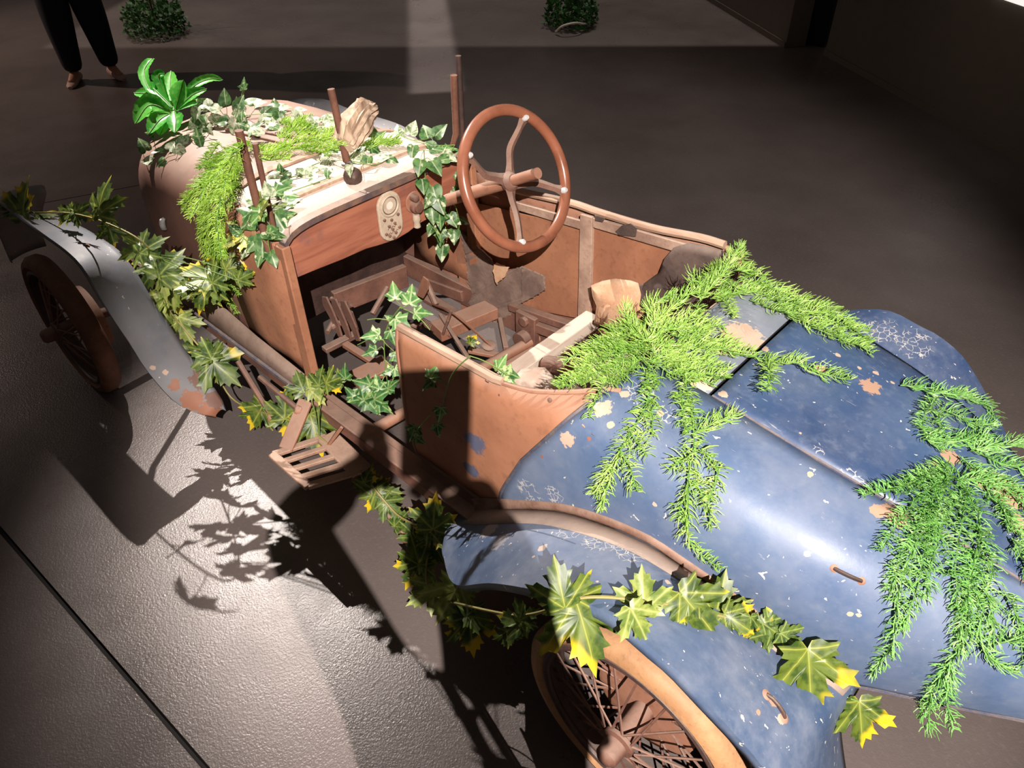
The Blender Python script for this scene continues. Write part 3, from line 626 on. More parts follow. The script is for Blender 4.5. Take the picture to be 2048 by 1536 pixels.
blanket([(1256, 578), (1290, 566), (1318, 545), (1332, 515), (1352, 492), (1378, 486), (1410, 492), (1445, 502), (1475, 520), (1478, 570), (1460, 620), (1420, 665), (1350, 670), (1300, 660), (1275, 620)], -.40, 'seat_side_leather', 'leather_dark', .025)
blanket([(1183, 572), (1205, 562), (1232, 556), (1262, 560), (1276, 566), (1282, 590), (1280, 610), (1290, 622), (1276, 640), (1250, 655), (1215, 655), (1190, 645), (1196, 612), (1186, 592)], -.33, 'seat_canvas', 'canvas_beige', .03)
def lump(c, rx, ry, rz, name, mat, seed=0, parent=car, rot=None, amp=.25, sc=9, nu=20, nv=12):
    m = MB(); rings = []
    for i in range(nv+1):
        a = math.pi*i/nv-math.pi/2; ring = []
        for k in range(nu):
            b = 2*math.pi*k/nu; d = Vector((math.cos(a)*math.cos(b), math.cos(a)*math.sin(b), math.sin(a)))
            s = 1+amp*noise.noise(d*1.8*sc/9+Vector((seed, 0, 0)))+amp*.4*noise.noise(d*5+Vector((0, seed, 0)))
            q = Vector((d.x*rx, d.y*ry, d.z*rz))*s; ring.append((rot @ q if rot else q)+Vector(c))
        rings.append(ring)
    m.loft(rings, True, True); return m.build(name, mat, parent, smooth=60)
lump(P(1072, 765, z=.58), .075, .05, .04, 'seat_stuffing', 'white_wood', 3, rot=Matrix.Rotation(.5, 3, 'Z'))
part('seat_spar', 'rust_dark', lambda m: m.tube([P(1095, 728, z=.6), P(1140, 735, z=.66)], .028, 10), 0)
# --- fenders
def strip_surface(outer, inner, name, mat, crown, lip, N=40, flip=1):
    def resamp(pl):
        c = catmull(pl, 8); L = [0]
        for a, b in zip(c[:-1], c[1:]): L.append(L[-1]+(b-a).length)
        out = []
        for i in range(N+1):
            t = L[-1]*i/N; k = 0
            while k < len(L)-2 and L[k+1] < t: k += 1
            out.append(c[k].lerp(c[k+1], (t-L[k])/max(L[k+1]-L[k], 1e-9)))
        return out
    A, B = resamp(outer), resamp(inner); rows = []
    for i in range(N+1):
        t = (A[min(i+1, N)]-A[max(i-1, 0)]).normalized(); sp_ = (B[i]-A[i]); nr = t.cross(sp_).normalized()
        if nr.z < 0 and abs(nr.z) > .3: nr = -nr
        if nr.z < -.3: nr = -nr
        row = [A[i]-nr*lip, A[i]-nr*lip*.35]
        for j in range(9): s = j/8; row.append(A[i].lerp(B[i], s)+nr*crown*math.sin(math.pi*s))
        rows.append([Vector((p.x, p.y*flip, p.z)) for p in row])
    m = MB(); m.loft(rows, False); o = m.build(name, mat, car, solidify=.005)
    return o, A, B, rows
RO = [(885, 1100, .58), (908, 1166, .66), (985, 1166, .68), (1087, 1184, .69), (1207, 1222, .69), (1301, 1296, .69), (1351, 1338, .69), (1414, 1406, .69), (1477, 1476, .68), (1527, 1536, .67)]
RI = [(902, 1030, .45), (985, 1019, .435), (1100, 1020, .43), (1190, 1042, .43), (1290, 1082, .425), (1360, 1127, .42), (1480, 1207, .40), (1600, 1292, .36), (1718, 1352, .30)]
ro = [P(u, v, y=y) for u, v, y in RO]; ro += [ro[-1]+Vector((-.07, 0, -.08)), ro[-1]+Vector((-.12, 0, -.19)), ro[-1]+Vector((-.15, 0, -.32))]
ri = [P(u, v, y=y) for u, v, y in RI]; ri += [P(1690, 1400, z=.45), P(1680, 1450, z=.38), P(1690, 1536, z=.25), P(1700, 1590, z=.18)]
fenders = []
for sd in (1, -1):
    o, A, B, rr = strip_surface(ro, ri, 'rear_fender', 'rust', .012, .022, 48, sd); fenders.append(o)
    m = MB(); fl_ = []
    for p in B[:36]:
        q = Vector((p.x, p.y*sd, p.z)); yy = side_y(p.x, p.z+.035)
        fl_.append([q+Vector((0, .004*sd, 0)), Vector((p.x, sd*(max(yy, p.y-.06)+.006), p.z+.022)), Vector((p.x-.002, sd*(max(yy, p.y-.06)+.003), p.z+.04))])
    m.loft(fl_, False); m.build('fender_flange', 'flange_rust', car, solidify=.004)
    m = MB(); m.loft([[p+Vector((0, 0, .0035)) for p in r[8:]] for r in rr[3:38]], False); m.build('fender_welt', 'welt_dust', car, solidify=.003)
FO = [(50, 441, .77), (85, 466, .77), (137, 504, .77), (171, 541, .77), (198, 589, .77), (232, 644, .765), (260, 685, .76), (287, 729, .755), (314, 764, .745), (345, 798, .73), (376, 818, .70), (410, 829, .66), (432, 830, .63)]
FI = [(84, 431, .64), (120, 436, .64), (164, 455, .635), (205, 479, .63), (239, 503, .625), (270, 541, .62), (291, 576, .62), (314, 617, .62), (336, 647, .615), (362, 688, .605), (390, 727, .595), (420, 765, .585), (444, 800, .58), (452, 822, .585)]
fo = [P(u, v, y=y) for u, v, y in FO]; fi = [P(u, v, y=y) for u, v, y in FI]
pre_o = [fo[0]+Vector((.62, .0, -.42)), fo[0]+Vector((.55, 0, -.22)), fo[0]+Vector((.4, 0, -.06)), fo[0]+Vector((.2, 0, .0))]
pre_i = [Vector((p.x+.02, .60, p.z)) for p in pre_o]
for sd in (1, -1):
    o, A, B, rr = strip_surface(pre_o+fo, [q for q in pre_i]+fi, 'front_fender', 'rust', .014, .012, 48, sd); fenders.append(o)
    p0 = Vector((A[30].x+.05, A[30].y*sd-.06*sd, A[30].z))
    part('fender_stay', 'rust_dark', lambda m: m.tube([p0, Vector((p0.x+.12, .62*sd, p0.z-.06)), Vector((p0.x+.16, .43*sd, .38))], .011, 8), 0)
# --- wheels
def wheel(cx, cy, sd, detail):
    Rw, c = .31, Vector((cx, cy, .31)); ax = Vector((0, sd, 0)); ex, ez = Vector((1, 0, 0)), Vector((0, 0, 1))
    def ring(r, yo, n=64): return [c+ax*yo+(ex*math.cos(2*math.pi*i/n)+ez*math.sin(2*math.pi*i/n))*r for i in range(n)]
    m = MB(); prof = [(.258, -.03), (.275, -.042), (.296, -.036), (.31, -.018), (.31, .018), (.296, .036), (.275, .042), (.258, .03), (.252, 0)]
    rim = MB(); rim.tube(ring(.250, .028), .010, 8, closed=True); rim.tube(ring(.250, -.028), .010, 8, closed=True)
    rim.loft([[c+ax*yy+(ex*math.cos(2*math.pi*i/64)+ez*math.sin(2*math.pi*i/64))*.244 for yy in (-.028, 0, .028)] for i in range(64)], False, False, True)
    rim = rim.build('wheel', 'black_iron', car)
    m.loft([[c+ax*yy+(ex*math.cos(2*math.pi*i/72)+ez*math.sin(2*math.pi*i/72))*r for r, yy in prof] for i in range(72)], True, False, True)
    m.build('tyre', 'tyre_tan' if cx < 0 else 'tyre_rust', rim)
    m = MB(); m.lathe([(.03, -.07), (.05, -.068), (.05, -.056), (.028, -.05), (.026, .05), (.042, .056), (.042, .066), (.03, .07), (.028, .11), (.018, .12), (0, .122)], c, ax, 20); m.build('hub', 'rust_dark', rim)
    m = MB(); m.lathe([(.05, -.10), (.135, -.10), (.14, -.085), (.14, -.05), (.125, -.045), (.04, -.045)], c, ax, 28); m.build('brake_drum', 'rust', rim)
    if detail:
        n = 36
        for i in range(n):
            a = 2*math.pi*i/n; off = (.06 if i % 2 else -.06); tw = .5 if (i//2) % 2 else -.5
            d0 = ex*math.cos(a+tw)+ez*math.sin(a+tw); d1 = ex*math.cos(a)+ez*math.sin(a)
            m = MB(); m.tube([c+ax*off+d0*.045, c+d1*.245], .0032, 5); m.build('spoke', 'rust_dark', rim, solid=False)
    return rim
wheel(-1.52, .605, 1, True); wheel(1.18, .79, 1, True); wheel(-1.52, -.605, -1, False); wheel(1.18, -.79, -1, False)
part('rear_axle', 'rust_dark', lambda m: m.tube([(-1.52, .52, .31), (-1.52, 0, .31), (-1.52, -.52, .31)], [.03, .06, .03], 12), 0)
part('front_axle', 'rust_dark', lambda m: m.tube([(1.18, .70, .31), (1.18, .5, .28), (1.18, -.5, .28), (1.18, -.70, .31)], .022, 10), 0)
# --- running step with slots, its arms, bracket rods
A_, B_, C_, D_ = [P(u, v, z=.285) for u, v in ((544, 908), (652, 872), (724, 943), (618, 974))]
stp = MB(); stp.beam(A_, D_, .03, .016); stp.beam(B_, C_, .075, .016); stp = stp.build('step', 'step_rust', car, bevel=.004)
for i in range(5):
    t = (i+.1)/4.2; part('step_slat', 'step_rust', lambda m: m.beam(A_.lerp(D_, t), B_.lerp(C_, t), .026 if i in (0, 4) else .021, .014), parent=stp)
for (u, v, z, e) in ((612, 800, .39, A_.lerp(B_, .25)), (690, 845, .39, B_.lerp(C_, .15))):
    part('step_arm', 'rust', lambda m: m.beam(P(u, v, z=z), e, .055, .012), parent=stp)
for (u0, v0, u1, v1) in ((476, 722, 545, 836), (520, 755, 600, 822), (700, 945, 815, 1075)):
    br = part('bracket_rod', 'rust_dark', lambda m: m.tube([P(u0, v0, y=.49), P(u1, v1, y=.50)], .011, 8), 0)
    lump(P(u1, v1, y=.50), .02, .02, .022, 'rod_end', 'rust', u0, br)
part('tail_bracket', 'rust', lambda m: m.plate([P(u, v, z=.5) for u, v in ((1700, 1335), (1732, 1352), (1722, 1372), (1702, 1368))], (0, 0, -1), .08))
# --- handles
def bar_handle(u0, v0, u1, v1, nm, r=.0085):
    (a, n0), (b, n1) = hit(u0, v0), hit(u1, v1); n = (n0+n1).normalized()
    m = MB(); m.tube([a+n*.004, a.lerp(b, .2)+n*.010, a.lerp(b, .5)+n*.012, a.lerp(b, .8)+n*.010, b+n*.004], .0042, 8); h = m.build(nm, 'black_iron', car)
    for q, k_ in ((a, n0), (b, n1)): m = MB(); m.lathe([(r, 0), (r, .003), (r*.7, .005), (0, .005)], q, k_, 14); m.build('rosette', 'rust', h)
    return h
bar_handle(1668, 1136, 1722, 1161, 'tail_handle')
bar_handle(1531, 1390, 1566, 1436, 'fender_handle', .011)
q, nr = hit(333, 446); m = MB(); d = (ZUP*.9+Vector((-.35, 0, 0))).normalized()
m.tube([q+nr*.006-d*.028, q+nr*.014-d*.02, q+nr*.016, q+nr*.014+d*.02, q+nr*.006+d*.028], [.006, .010, .012, .010, .006], 10); m.build('bonnet_latch', 'chrome', car, label='bright chrome bonnet latch')
# --- coachwork paint, flaked where the photograph shows primer
def chip(lst):
    out = []
    for u, v, r, c in lst: q, nr = hit(u, v); out.append((tuple(q), r*(q-CAM).dot(FWD)/F_PX, c))
    return out
RUSTC = rgb(150, 100, 78); PALE = rgb(196, 168, 150)
ch_left = chip([(1135, 878, 17, PALE), (1205, 818, 18, PALE), (1222, 850, 8, PALE), (1250, 790, 10, PALE), (1310, 1008, 6, PALE), (1180, 877, 5, RUSTC), (1085, 912, 5, RUSTC), (1620, 950, 7, PALE), (1790, 1028, 30, PRIMER), (1755, 1022, 16, PRIMER), (1615, 1107, 7, PALE), (1700, 1226, 6, PALE), (1718, 1229, 6, PALE), (1320, 830, 9, PALE), (1600, 1075, 5, PALE)])
ch_lid = chip([(1740, 775, 21, PRIMER), (1640, 738, 13, PRIMER), (1718, 738, 6, PALE), (1675, 712, 6, PALE), (1750, 748, 6, PALE), (1784, 767, 6, PALE), (1530, 700, 8, PALE), (1960, 960, 26, PRIMER), (2015, 985, 40, PRIMER), (1900, 915, 18, PRIMER), (2035, 1050, 26, PRIMER), (1870, 930, 10, PRIMER), (1445, 790, 10, PALE), (1550, 880, 5, PALE), (1600, 868, 4, PALE)])
ch_deck = chip([(1480, 672, 42, PALE), (1510, 690, 30, PALE), (1440, 695, 28, PALE), (1395, 770, 22, PALE)])
ch_rf = chip([(1240, 1065, 6, PALE), (1335, 1166, 6, PALE), (1068, 1115, 5, PALE), (1085, 1098, 10, rgb(176, 160, 150)), (1195, 1165, 4, PALE), (1545, 1405, 12, PRIMER), (1560, 1440, 10, PALE), (1515, 1425, 6, PRIMER), (980, 1060, 24, rgb(150, 150, 156)), (1000, 1085, 22, rgb(150, 150, 156))])
cz = lambda l: [(tuple(hit(u, v)[0]), r*(hit(u, v)[0]-CAM).dot(FWD)/F_PX) for u, v, r in l]
paint('tail_paint', rgb(72, 92, 126), rgb(96, 116, 148), ch_left, .4, 1.0, craze=cz([(1280, 785, 40), (1330, 830, 30), (1060, 985, 40), (1110, 990, 30)]))
paint('lid_paint', rgb(48, 68, 104), rgb(66, 88, 124), ch_lid, .25, 1.0, craze=cz([(1700, 960, 40), (1480, 840, 26), (1640, 900, 20)]))
paint('deck_paint', rgb(104, 112, 128), rgb(126, 132, 142), ch_deck, .8)
paint('fender_paint', rgb(66, 86, 118), rgb(92, 108, 134), ch_rf, .62, 1.2, craze=cz([(1200, 1085, 45), (1260, 1105, 50), (1140, 1060, 40)]))
paint('far_paint', rgb(50, 70, 108), rgb(64, 86, 122), (), .3, 1.3, craze=cz([(1760, 660, 40), (1830, 690, 45), (1770, 710, 50), (1810, 680, 30)]))
ch_ff = chip([(385, 800, 22, RUSTC), (415, 818, 18, RUSTC), (350, 770, 12, RUSTC), (330, 745, 6, PALE), (306, 735, 5, PALE), (430, 825, 14, RUSTC), (400, 760, 20, rgb(120, 92, 82)), (430, 800, 18, rgb(120, 92, 82)), (440, 790, 14, RUSTC), (375, 700, 14, rgb(120, 92, 82))])
paint('front_fender_paint', rgb(104, 108, 116), rgb(128, 128, 132), ch_ff, .5, .5, None, .5, (), rgb(140, 132, 130))
add_patch('side_rust', [(tuple(hit(950, 880)[0]), .035, rgb(70, 90, 120)), (tuple(hit(945, 940)[0]), .03, rgb(70, 90, 120))])
quarter[0].data.materials[0] = M['tail_paint']; quarter[1].data.materials[0] = M['far_paint']; lid.data.materials[0] = M['lid_paint']; deck.data.materials[0] = M['deck_paint']
fenders[0].data.materials[0] = M['fender_paint']; fenders[1].data.materials[0] = M['far_paint']
fenders[2].data.materials[0] = M['front_fender_paint']; fenders[3].data.materials[0] = M['front_fender_paint']
# ------------------------------------------------------------------ plants
def lay(px, off=.02, zmin=.25, y=None, D0=None, over=None, jump=.30):            # a photographed line laid over the things it rests on
    out = []; Dp = D0
    for u, v in px:
        if y is not None: out.append(P(u, v, y=y)); continue
        q, n = hit(u, v, off); D = (q-CAM).dot(FWD)
        if over and q.z < over[0] and v < over[1] and u < 1600: q = P(u, v, z=over[0]+R.uniform(.0, .05)); D = (q-CAM).dot(FWD); out.append(q); Dp = D; continue
        if q.z < zmin or (Dp is not None and abs(D-Dp) > jump): D = Dp if Dp else D; q = P(u, v, D=D)
        out.append(q); Dp = D
    return out
def dens(px, step=18):
    out = []
    for a, b in zip(px[:-1], px[1:]):
        n = max(1, int(math.hypot(b[0]-a[0], b[1]-a[1])/step))
        for k in range(n): out.append((lerp(a[0], b[0], k/n), lerp(a[1], b[1], k/n)))
    out.append(px[-1]); return out
def relax(pts, n=2):
    for _ in range(n): pts = [pts[0]]+[(a+b*2+c)/4 for a, b, c in zip(pts[:-2], pts[1:-1], pts[2:])]+[pts[-1]]
    return pts
def jit(a): return Vector((R.uniform(-a, a), R.uniform(-a, a), R.uniform(-a, a)))
def frond(fern, px, mat, nl=.033, nw=.0016, step=.0045, off=.022, per=3, curl=.6, stem='stem_fern', y=None, taper=True, over=None):
    pts = relax(lay(dens(px), off, y=y, over=over, jump=.17), 3)
    pts = [p+ZUP*R.uniform(0, .012) for p in pts]
    c = catmull(pts, 4) if len(pts) > 2 else pts
    m = MB(); m.tube(c, .0017, 5); st = m.build('frond', stem, fern, solid=False)
    nb = MB(); acc = 0; L = sum((b-a).length for a, b in zip(c[:-1], c[1:])); run = 0
    for a, b in zip(c[:-1], c[1:]):
        d = (b-a); sl = d.length
        if sl < 1e-6: continue
        d = d/sl; acc += sl
        while acc > step:
            acc -= step; run += step; p = b-d*acc; fr = min(1, run/max(L, 1e-6)); k = (1-.45*max(0, fr-.75)/.25) if taper else 1
            for _ in range(per):
                o = d.orthogonal().normalized(); o = Matrix.Rotation(R.uniform(0, 6.283), 3, d) @ o
                if o.z < -.3: o.z *= -.4; o.normalize()
                ln = nl*k*R.uniform(.7, 1.2); tipd = (o*R.uniform(.8, 1.0)+d*R.uniform(.15, .6)+jit(.15)).normalized()
                mid = p+tipd*ln*.55; end = p+tipd*ln*.88+(d*curl*R.uniform(.5, 1.3)+ZUP*.25-o*.25)*ln*.4
                s = tipd.cross(Vector((R.uniform(-1, 1), R.uniform(-1, 1), 1))).normalized(); w2 = tipd.cross(s)
                v = []
                for q, ww in ((p, nw*.9), (mid, nw)): v += [q+s*ww, q-s*ww*.5+w2*ww*.87, q-s*ww*.5-w2*ww*.87]
                q = end; ww = nw*.55; v += [q+s*ww, q-s*ww*.5+w2*ww*.87, q-s*ww*.5-w2*ww*.87]; nb.add(v, [(0, 1, 4, 3), (1, 2, 5, 4), (2, 0, 3, 5), (3, 4, 7, 6), (4, 5, 8, 7), (5, 3, 6, 8), (6, 7, 8)])
    o = nb.build('needles', mat, st, smooth=60, solid=False); o['kind'] = 'stuff'; return c
def fern(name, label, base, fronds, mat, group='needle-leaved ferns draped over the car', **k):
    f = thing(name, label, 'fern', hit(*base)[0], group)
    for i, px in enumerate(fronds):
        kk = dict(k); mt = mat
        if isinstance(px, tuple): px, ex = px; kk.update(ex)
        mt = kk.pop('mat', mt); frond(f, px, mt, **kk)
    return f
CF = [[(1290, 690), (1320, 660), (1360, 640), (1400, 640)], [(1280, 690), (1220, 735), (1160, 765), (1120, 778)], [(1300, 700), (1340, 720), (1400, 735), (1460, 745)], [(1250, 670), (1200, 700), (1150, 740)], [(1300, 650), (1260, 650), (1210, 670)], [(1330, 720), (1360, 750), (1430, 770)], [(1350, 680), (1420, 680), (1480, 695)], [(1270, 740), (1230, 760), (1200, 770)], [(1250, 720), (1200, 760), (1160, 775)], [(1300, 730), (1280, 760), (1310, 780)], [(1300, 690), (1200, 722), (1112, 772)], [(1290, 670), (1200, 690), (1125, 728)], [(1300, 690), (1245, 645), (1250, 608)], [(1290, 700), (1235, 745), (1195, 785), (1178, 838)],
      [(1300, 660), (1350, 606), (1400, 585), (1432, 562)], [(1400, 590), (1385, 565), (1383, 545)], [(1300, 675), (1380, 652), (1452, 660)], [(1310, 695), (1400, 700), (1500, 712), (1545, 725)],
      [(1530, 718), (1548, 755), (1528, 790)], [(1540, 722), (1610, 738), (1700, 766)], [(1300, 705), (1380, 745), (1452, 762)], [(1260, 690), (1190, 740), (1150, 770)], [(1310, 680), (1270, 740), (1220, 775)],
      [(1320, 650), (1280, 620), (1300, 600), (1350, 590)], [(1330, 690), (1380, 720), (1440, 730)], [(1260, 660), (1230, 690), (1180, 705)], [(1340, 670), (1390, 690), (1430, 700)], [(1280, 720), (1330, 745), (1400, 765)], [(1270, 700), (1210, 710), (1150, 750)], [(1310, 640), (1360, 660), (1420, 690), (1470, 715)], [(1330, 700), (1340, 740), (1380, 770)],
      [(1310, 755), (1292, 820), (1252, 880), (1222, 945), (1200, 1025)], [(1258, 868), (1280, 890), (1294, 918)], [(1296, 800), (1312, 840), (1304, 872)], [(1240, 905), (1262, 945), (1276, 985)], [(1225, 930), (1200, 965), (1188, 990)],
      [(1370, 765), (1385, 830), (1390, 900), (1372, 960), (1378, 1030), (1368, 1080), (1395, 1118), (1442, 1142)], [(1390, 868), (1435, 850), (1474, 826)], [(1392, 905), (1365, 925), (1338, 940)], [(1396, 905), (1436, 925), (1448, 945), (1420, 985), (1412, 1015)], [(1360, 780), (1362, 830), (1376, 872)], [(1385, 960), (1412, 1000), (1422, 1060)], [(1372, 985), (1352, 1020), (1356, 1050)],
      [(1400, 605), (1448, 545), (1482, 492)], [(1452, 560), (1440, 600), (1468, 642)], [(1470, 545), (1505, 535), (1532, 556)], [(1390, 610), (1412, 650), (1402, 690)], [(1440, 530), (1410, 560), (1400, 600)], [(1470, 500), (1500, 530), (1490, 570)], [(1420, 600), (1470, 590), (1520, 590)],
      [(1460, 570), (1530, 595), (1610, 622), (1690, 655), (1742, 690)], [(1500, 565), (1600, 602), (1680, 640), (1735, 668)], [(1500, 600), (1590, 640), (1680, 680), (1745, 712)], [(1520, 580), (1620, 618), (1720, 660)], [(1550, 620), (1640, 655), (1730, 700)]]
fern('draped_fern', 'bright green needle fern sprawling over the seat back and front of the blue tail', (1300, 690), CF, 'needle_lime', nl=.036, nw=.00115, per=3, step=.0052, over=(.995, 800))
RF = [[(1800, 772), (1870, 792), (1935, 790)], [(1900, 790), (1970, 800), (2002, 840), (1985, 870), (1945, 865)], [(1870, 800), (1832, 850), (1852, 892), (1895, 905)], [(1880, 815), (1930, 850), (1985, 858)], [(1845, 880), (1920, 892), (1975, 870)], [(1940, 905), (2000, 890), (2060, 900)], [(1950, 905), (2010, 930), (2070, 960)],
      [(1890, 950), (1800, 980), (1722, 996)], [(1900, 955), (1830, 1000), (1785, 1060), (1760, 1105)], [(1890, 975), (1850, 1060), (1805, 1140), (1790, 1210), (1790, 1290), (1742, 1348)], [(1880, 1020), (1845, 1100), (1832, 1190), (1800, 1262)], [(1870, 1010), (1815, 1080), (1790, 1150), (1775, 1190)], [(1880, 1060), (1860, 1130), (1850, 1200)],
      [(1920, 960), (1962, 1030), (1950, 1110), (1932, 1200), (1932, 1290), (1885, 1340), (1855, 1400), (1830, 1442)], [(1950, 1050), (1988, 1130), (1962, 1220), (1952, 1290), (1992, 1330), (2036, 1348)], [(1970, 980), (2022, 1050), (2062, 1120)], [(2005, 1180), (2036, 1250), (2058, 1330)], [(1990, 1290), (2040, 1275), (2070, 1268)], [(1900, 1330), (1888, 1400), (1906, 1458)], [(1910, 960), (1990, 965), (2070, 1005)],
      [(1960, 940), (2030, 1000), (2070, 1040)], [(1930, 1000), (1915, 1080), (1905, 1160), (1915, 1230)], [(1960, 1100), (1935, 1160), (1920, 1240), (1915, 1310)], [(1960, 1180), (1990, 1240), (1985, 1300)], [(1900, 930), (1850, 950), (1790, 990)], [(1910, 940), (1870, 990), (1840, 1040)], [(1860, 1390), (1850, 1430), (1862, 1470)], [(1840, 1420), (1860, 1400), (1890, 1390)], [(1870, 820), (1880, 860), (1900, 890)], [(1920, 920), (1960, 960), (2000, 1010), (2020, 1070)], [(1940, 980), (1900, 1010), (1880, 1060)], [(2020, 1080), (2050, 1130), (2070, 1180)]]
fern('draped_fern', 'bright green needle fern trailing down the far rear end of the blue tail', (1900, 950), RF, 'needle_green', nl=.034, nw=.00115, per=3, step=.0050)
LF = [[(490, 290), (450, 340), (410, 380), (380, 440)], [(460, 340), (430, 390), (410, 430)], [(480, 330), (455, 400), (440, 460), (450, 520), (470, 560)], [(420, 430), (410, 490), (430, 560), (465, 610)], [(470, 310), (440, 310), (410, 340)], [(440, 430), (430, 500), (450, 560)], [(475, 300), (430, 330), (392, 370), (368, 425)], [(450, 330), (422, 400), (402, 450), (412, 520), (442, 580), (476, 630)], [(480, 300), (452, 370), (432, 440), (444, 520)], [(500, 290), (472, 350), (462, 420)], [(430, 345), (382, 392), (366, 412)], [(415, 450), (428, 550), (462, 606)], [(470, 320), (420, 360), (395, 410), (400, 440)], [(420, 400), (400, 470), (425, 520)], [(460, 350), (440, 400), (425, 470), (440, 540)], [(440, 290), (425, 320), (400, 345)], [(445, 400), (440, 470), (455, 530)], [(430, 540), (460, 570), (480, 590)],
      [(520, 312), (580, 292), (640, 285), (690, 292)], [(560, 282), (600, 250), (622, 236)], [(600, 300), (660, 300), (690, 305)], [(520, 320), (556, 326), (580, 320)], [(700, 300), (752, 285), (802, 292)], [(560, 246), (600, 250), (640, 272)], [(500, 300), (540, 300), (580, 305)], [(640, 290), (660, 270), (680, 262)], [(730, 300), (770, 282), (800, 285)], [(590, 270), (640, 262), (670, 270)], [(560, 300), (620, 300), (660, 315)]]
fern('draped_fern', 'yellow-green feathery fern hanging down the left side of the bonnet', (470, 310), LF, 'needle_yellow', nl=.032, nw=.0013, step=.004, off=.03, curl=.9)
# --- leaf shapes (length 1, base at origin, tip +y, face +z), shared by every leaf of a kind
def leaf_mesh(name, outline, fold, sag):
    pts = outline+[(-x, y) for x, y in reversed(outline[1:-1])]
    vs = [(0, .08, 0)]; fs = []
    def zz(x, y): return fold*abs(x)*.9-sag*(x*x+(y-.3)**2)+.05*math.sin(9*abs(x)+5*y)*.5
    n = len(pts)
    inner = [(x*.55, .22+(y-.22)*.55) for x, y in pts]
    vs += [(x, y, zz(x, y)) for x, y in inner]+[(x, y, zz(x, y)+.02*math.sin(11*x+7*y)) for x, y in pts]
    vs[0] = (0, .22, 0.0)
    for i in range(n):
        j = (i+1) % n; fs.append((0, 1+i, 1+j)); fs.append((1+i, 1+n+i, 1+n+j, 1+j))
    me = bpy.data.meshes.new(name); me.from_pydata(vs, [], fs); me.polygons.foreach_set('use_smooth', [True]*len(me.polygons)); me.update(); return me
MAPLE = [(0, 0), (.08, -.12), (.20, -.16), (.30, -.10), (.50, -.10), (.41, .02), (.46, .09), (.33, .13), (.50, .20), (.56, .30), (.70, .33), (.62, .42), (.72, .60), (.55, .56), (.46, .62), (.36, .52), (.22, .45), (.25, .62), (.32, .74), (.20, .74), (.19, .89), (.09, .86), (0, 1.10)]
IVY = [(0, 0), (.14, -.10), (.30, -.10), (.40, .02), (.34, .12), (.58, .28), (.36, .38), (.24, .48), (.16, .72), (0, 1.0)]
HEART = [(0, 0), (.16, -.10), (.34, -.06), (.44, .10), (.44, .28), (.36, .48), (.22, .70), (.09, .90), (0, 1.02)]
def kinds(base, outline, mats, folds):
    out = {}
    for mt in mats:
        out[mt] = []
        for fo, sg in folds: me = leaf_mesh(base, outline, fo, sg); me.materials.append(M[mt]); out[mt].append(me)
    return out
LEAF = {}
LEAF.update(kinds('leaf', MAPLE, ('maple', 'maple_pale', 'maple_yellow'), ((.18, .25), (-.1, .35), (.35, .15))))
LEAF.update(kinds('leaf', IVY, ('ivy', 'ivy_pale'), ((.2, .3), (-.1, .3), (.3, .1))))
LEAF.update(kinds('leaf', HEART, ('ivy_cream', 'ivy_h'), ((.25, .3), (-.1, .4), (.35, .1))))
EYEUP = (-FWD*.75+ZUP*.65).normalized()
def leaf(parent, pos, tip, nrm, size, mt):
    t = tip.normalized(); n = (nrm-t*nrm.dot(t)); n = n.normalized() if n.length > 1e-4 else t.orthogonal().normalized(); s = t.cross(n)
    o = bpy.data.objects.new('leaf', R.choice(LEAF[mt])); COL.objects.link(o); o.parent = parent
    o.matrix_local = Matrix.Translation(pos-worldpos(parent)) @ Matrix((s*size, t*size, n*size)).transposed().to_4x4(); return o
def leaf_px(parent, u, v, size, ang, mt, off=.03, y=None, D=None, wob=.35, D0=None):
    """leaf whose middle is seen at (u, v); ang: image direction of its tip, degrees, 90 = up"""
    if y is not None: q = P(u, v, y=y)
    elif D is not None: q = P(u, v, D=D)
    else: q = lay([(u, v)], off, .2, D0=D0)[0]
    d = (q-CAM).dot(FWD); sz = size*d/F_PX; a = math.radians(ang); t = (CR*math.cos(a)+CU*math.sin(a)+jit(wob*.6)-FWD*R.uniform(-.2, .2)); t.normalize()
    return leaf(parent, q-t*sz*.42, t, EYEUP+jit(wob), sz, mt), q-t*sz*.42
def vine(name, label, px, y=None, group=None, cat='vine', stem='stem_olive', r=.0032, off=.03, pts=None):
    pts = pts or relax(lay(dens(px, 25), off, .2, y=y), 2)
    v = thing(name, label, cat, pts[0], group); m = MB(); m.tube(catmull(pts, 3), r, 6); m.build('stem', stem, v, solid=False); return v, pts
def twig(v, a, b, r=.0018, stem='stem_green'):
    m = MB(); mid = (a+b)/2+jit(.01); m.tube(catmull([a, mid, b], 4), r, 5); m.build('leaf_stalk', stem, v, solid=False)
def nearest(pts, q): return min(pts, key=lambda p: (p-q).length)
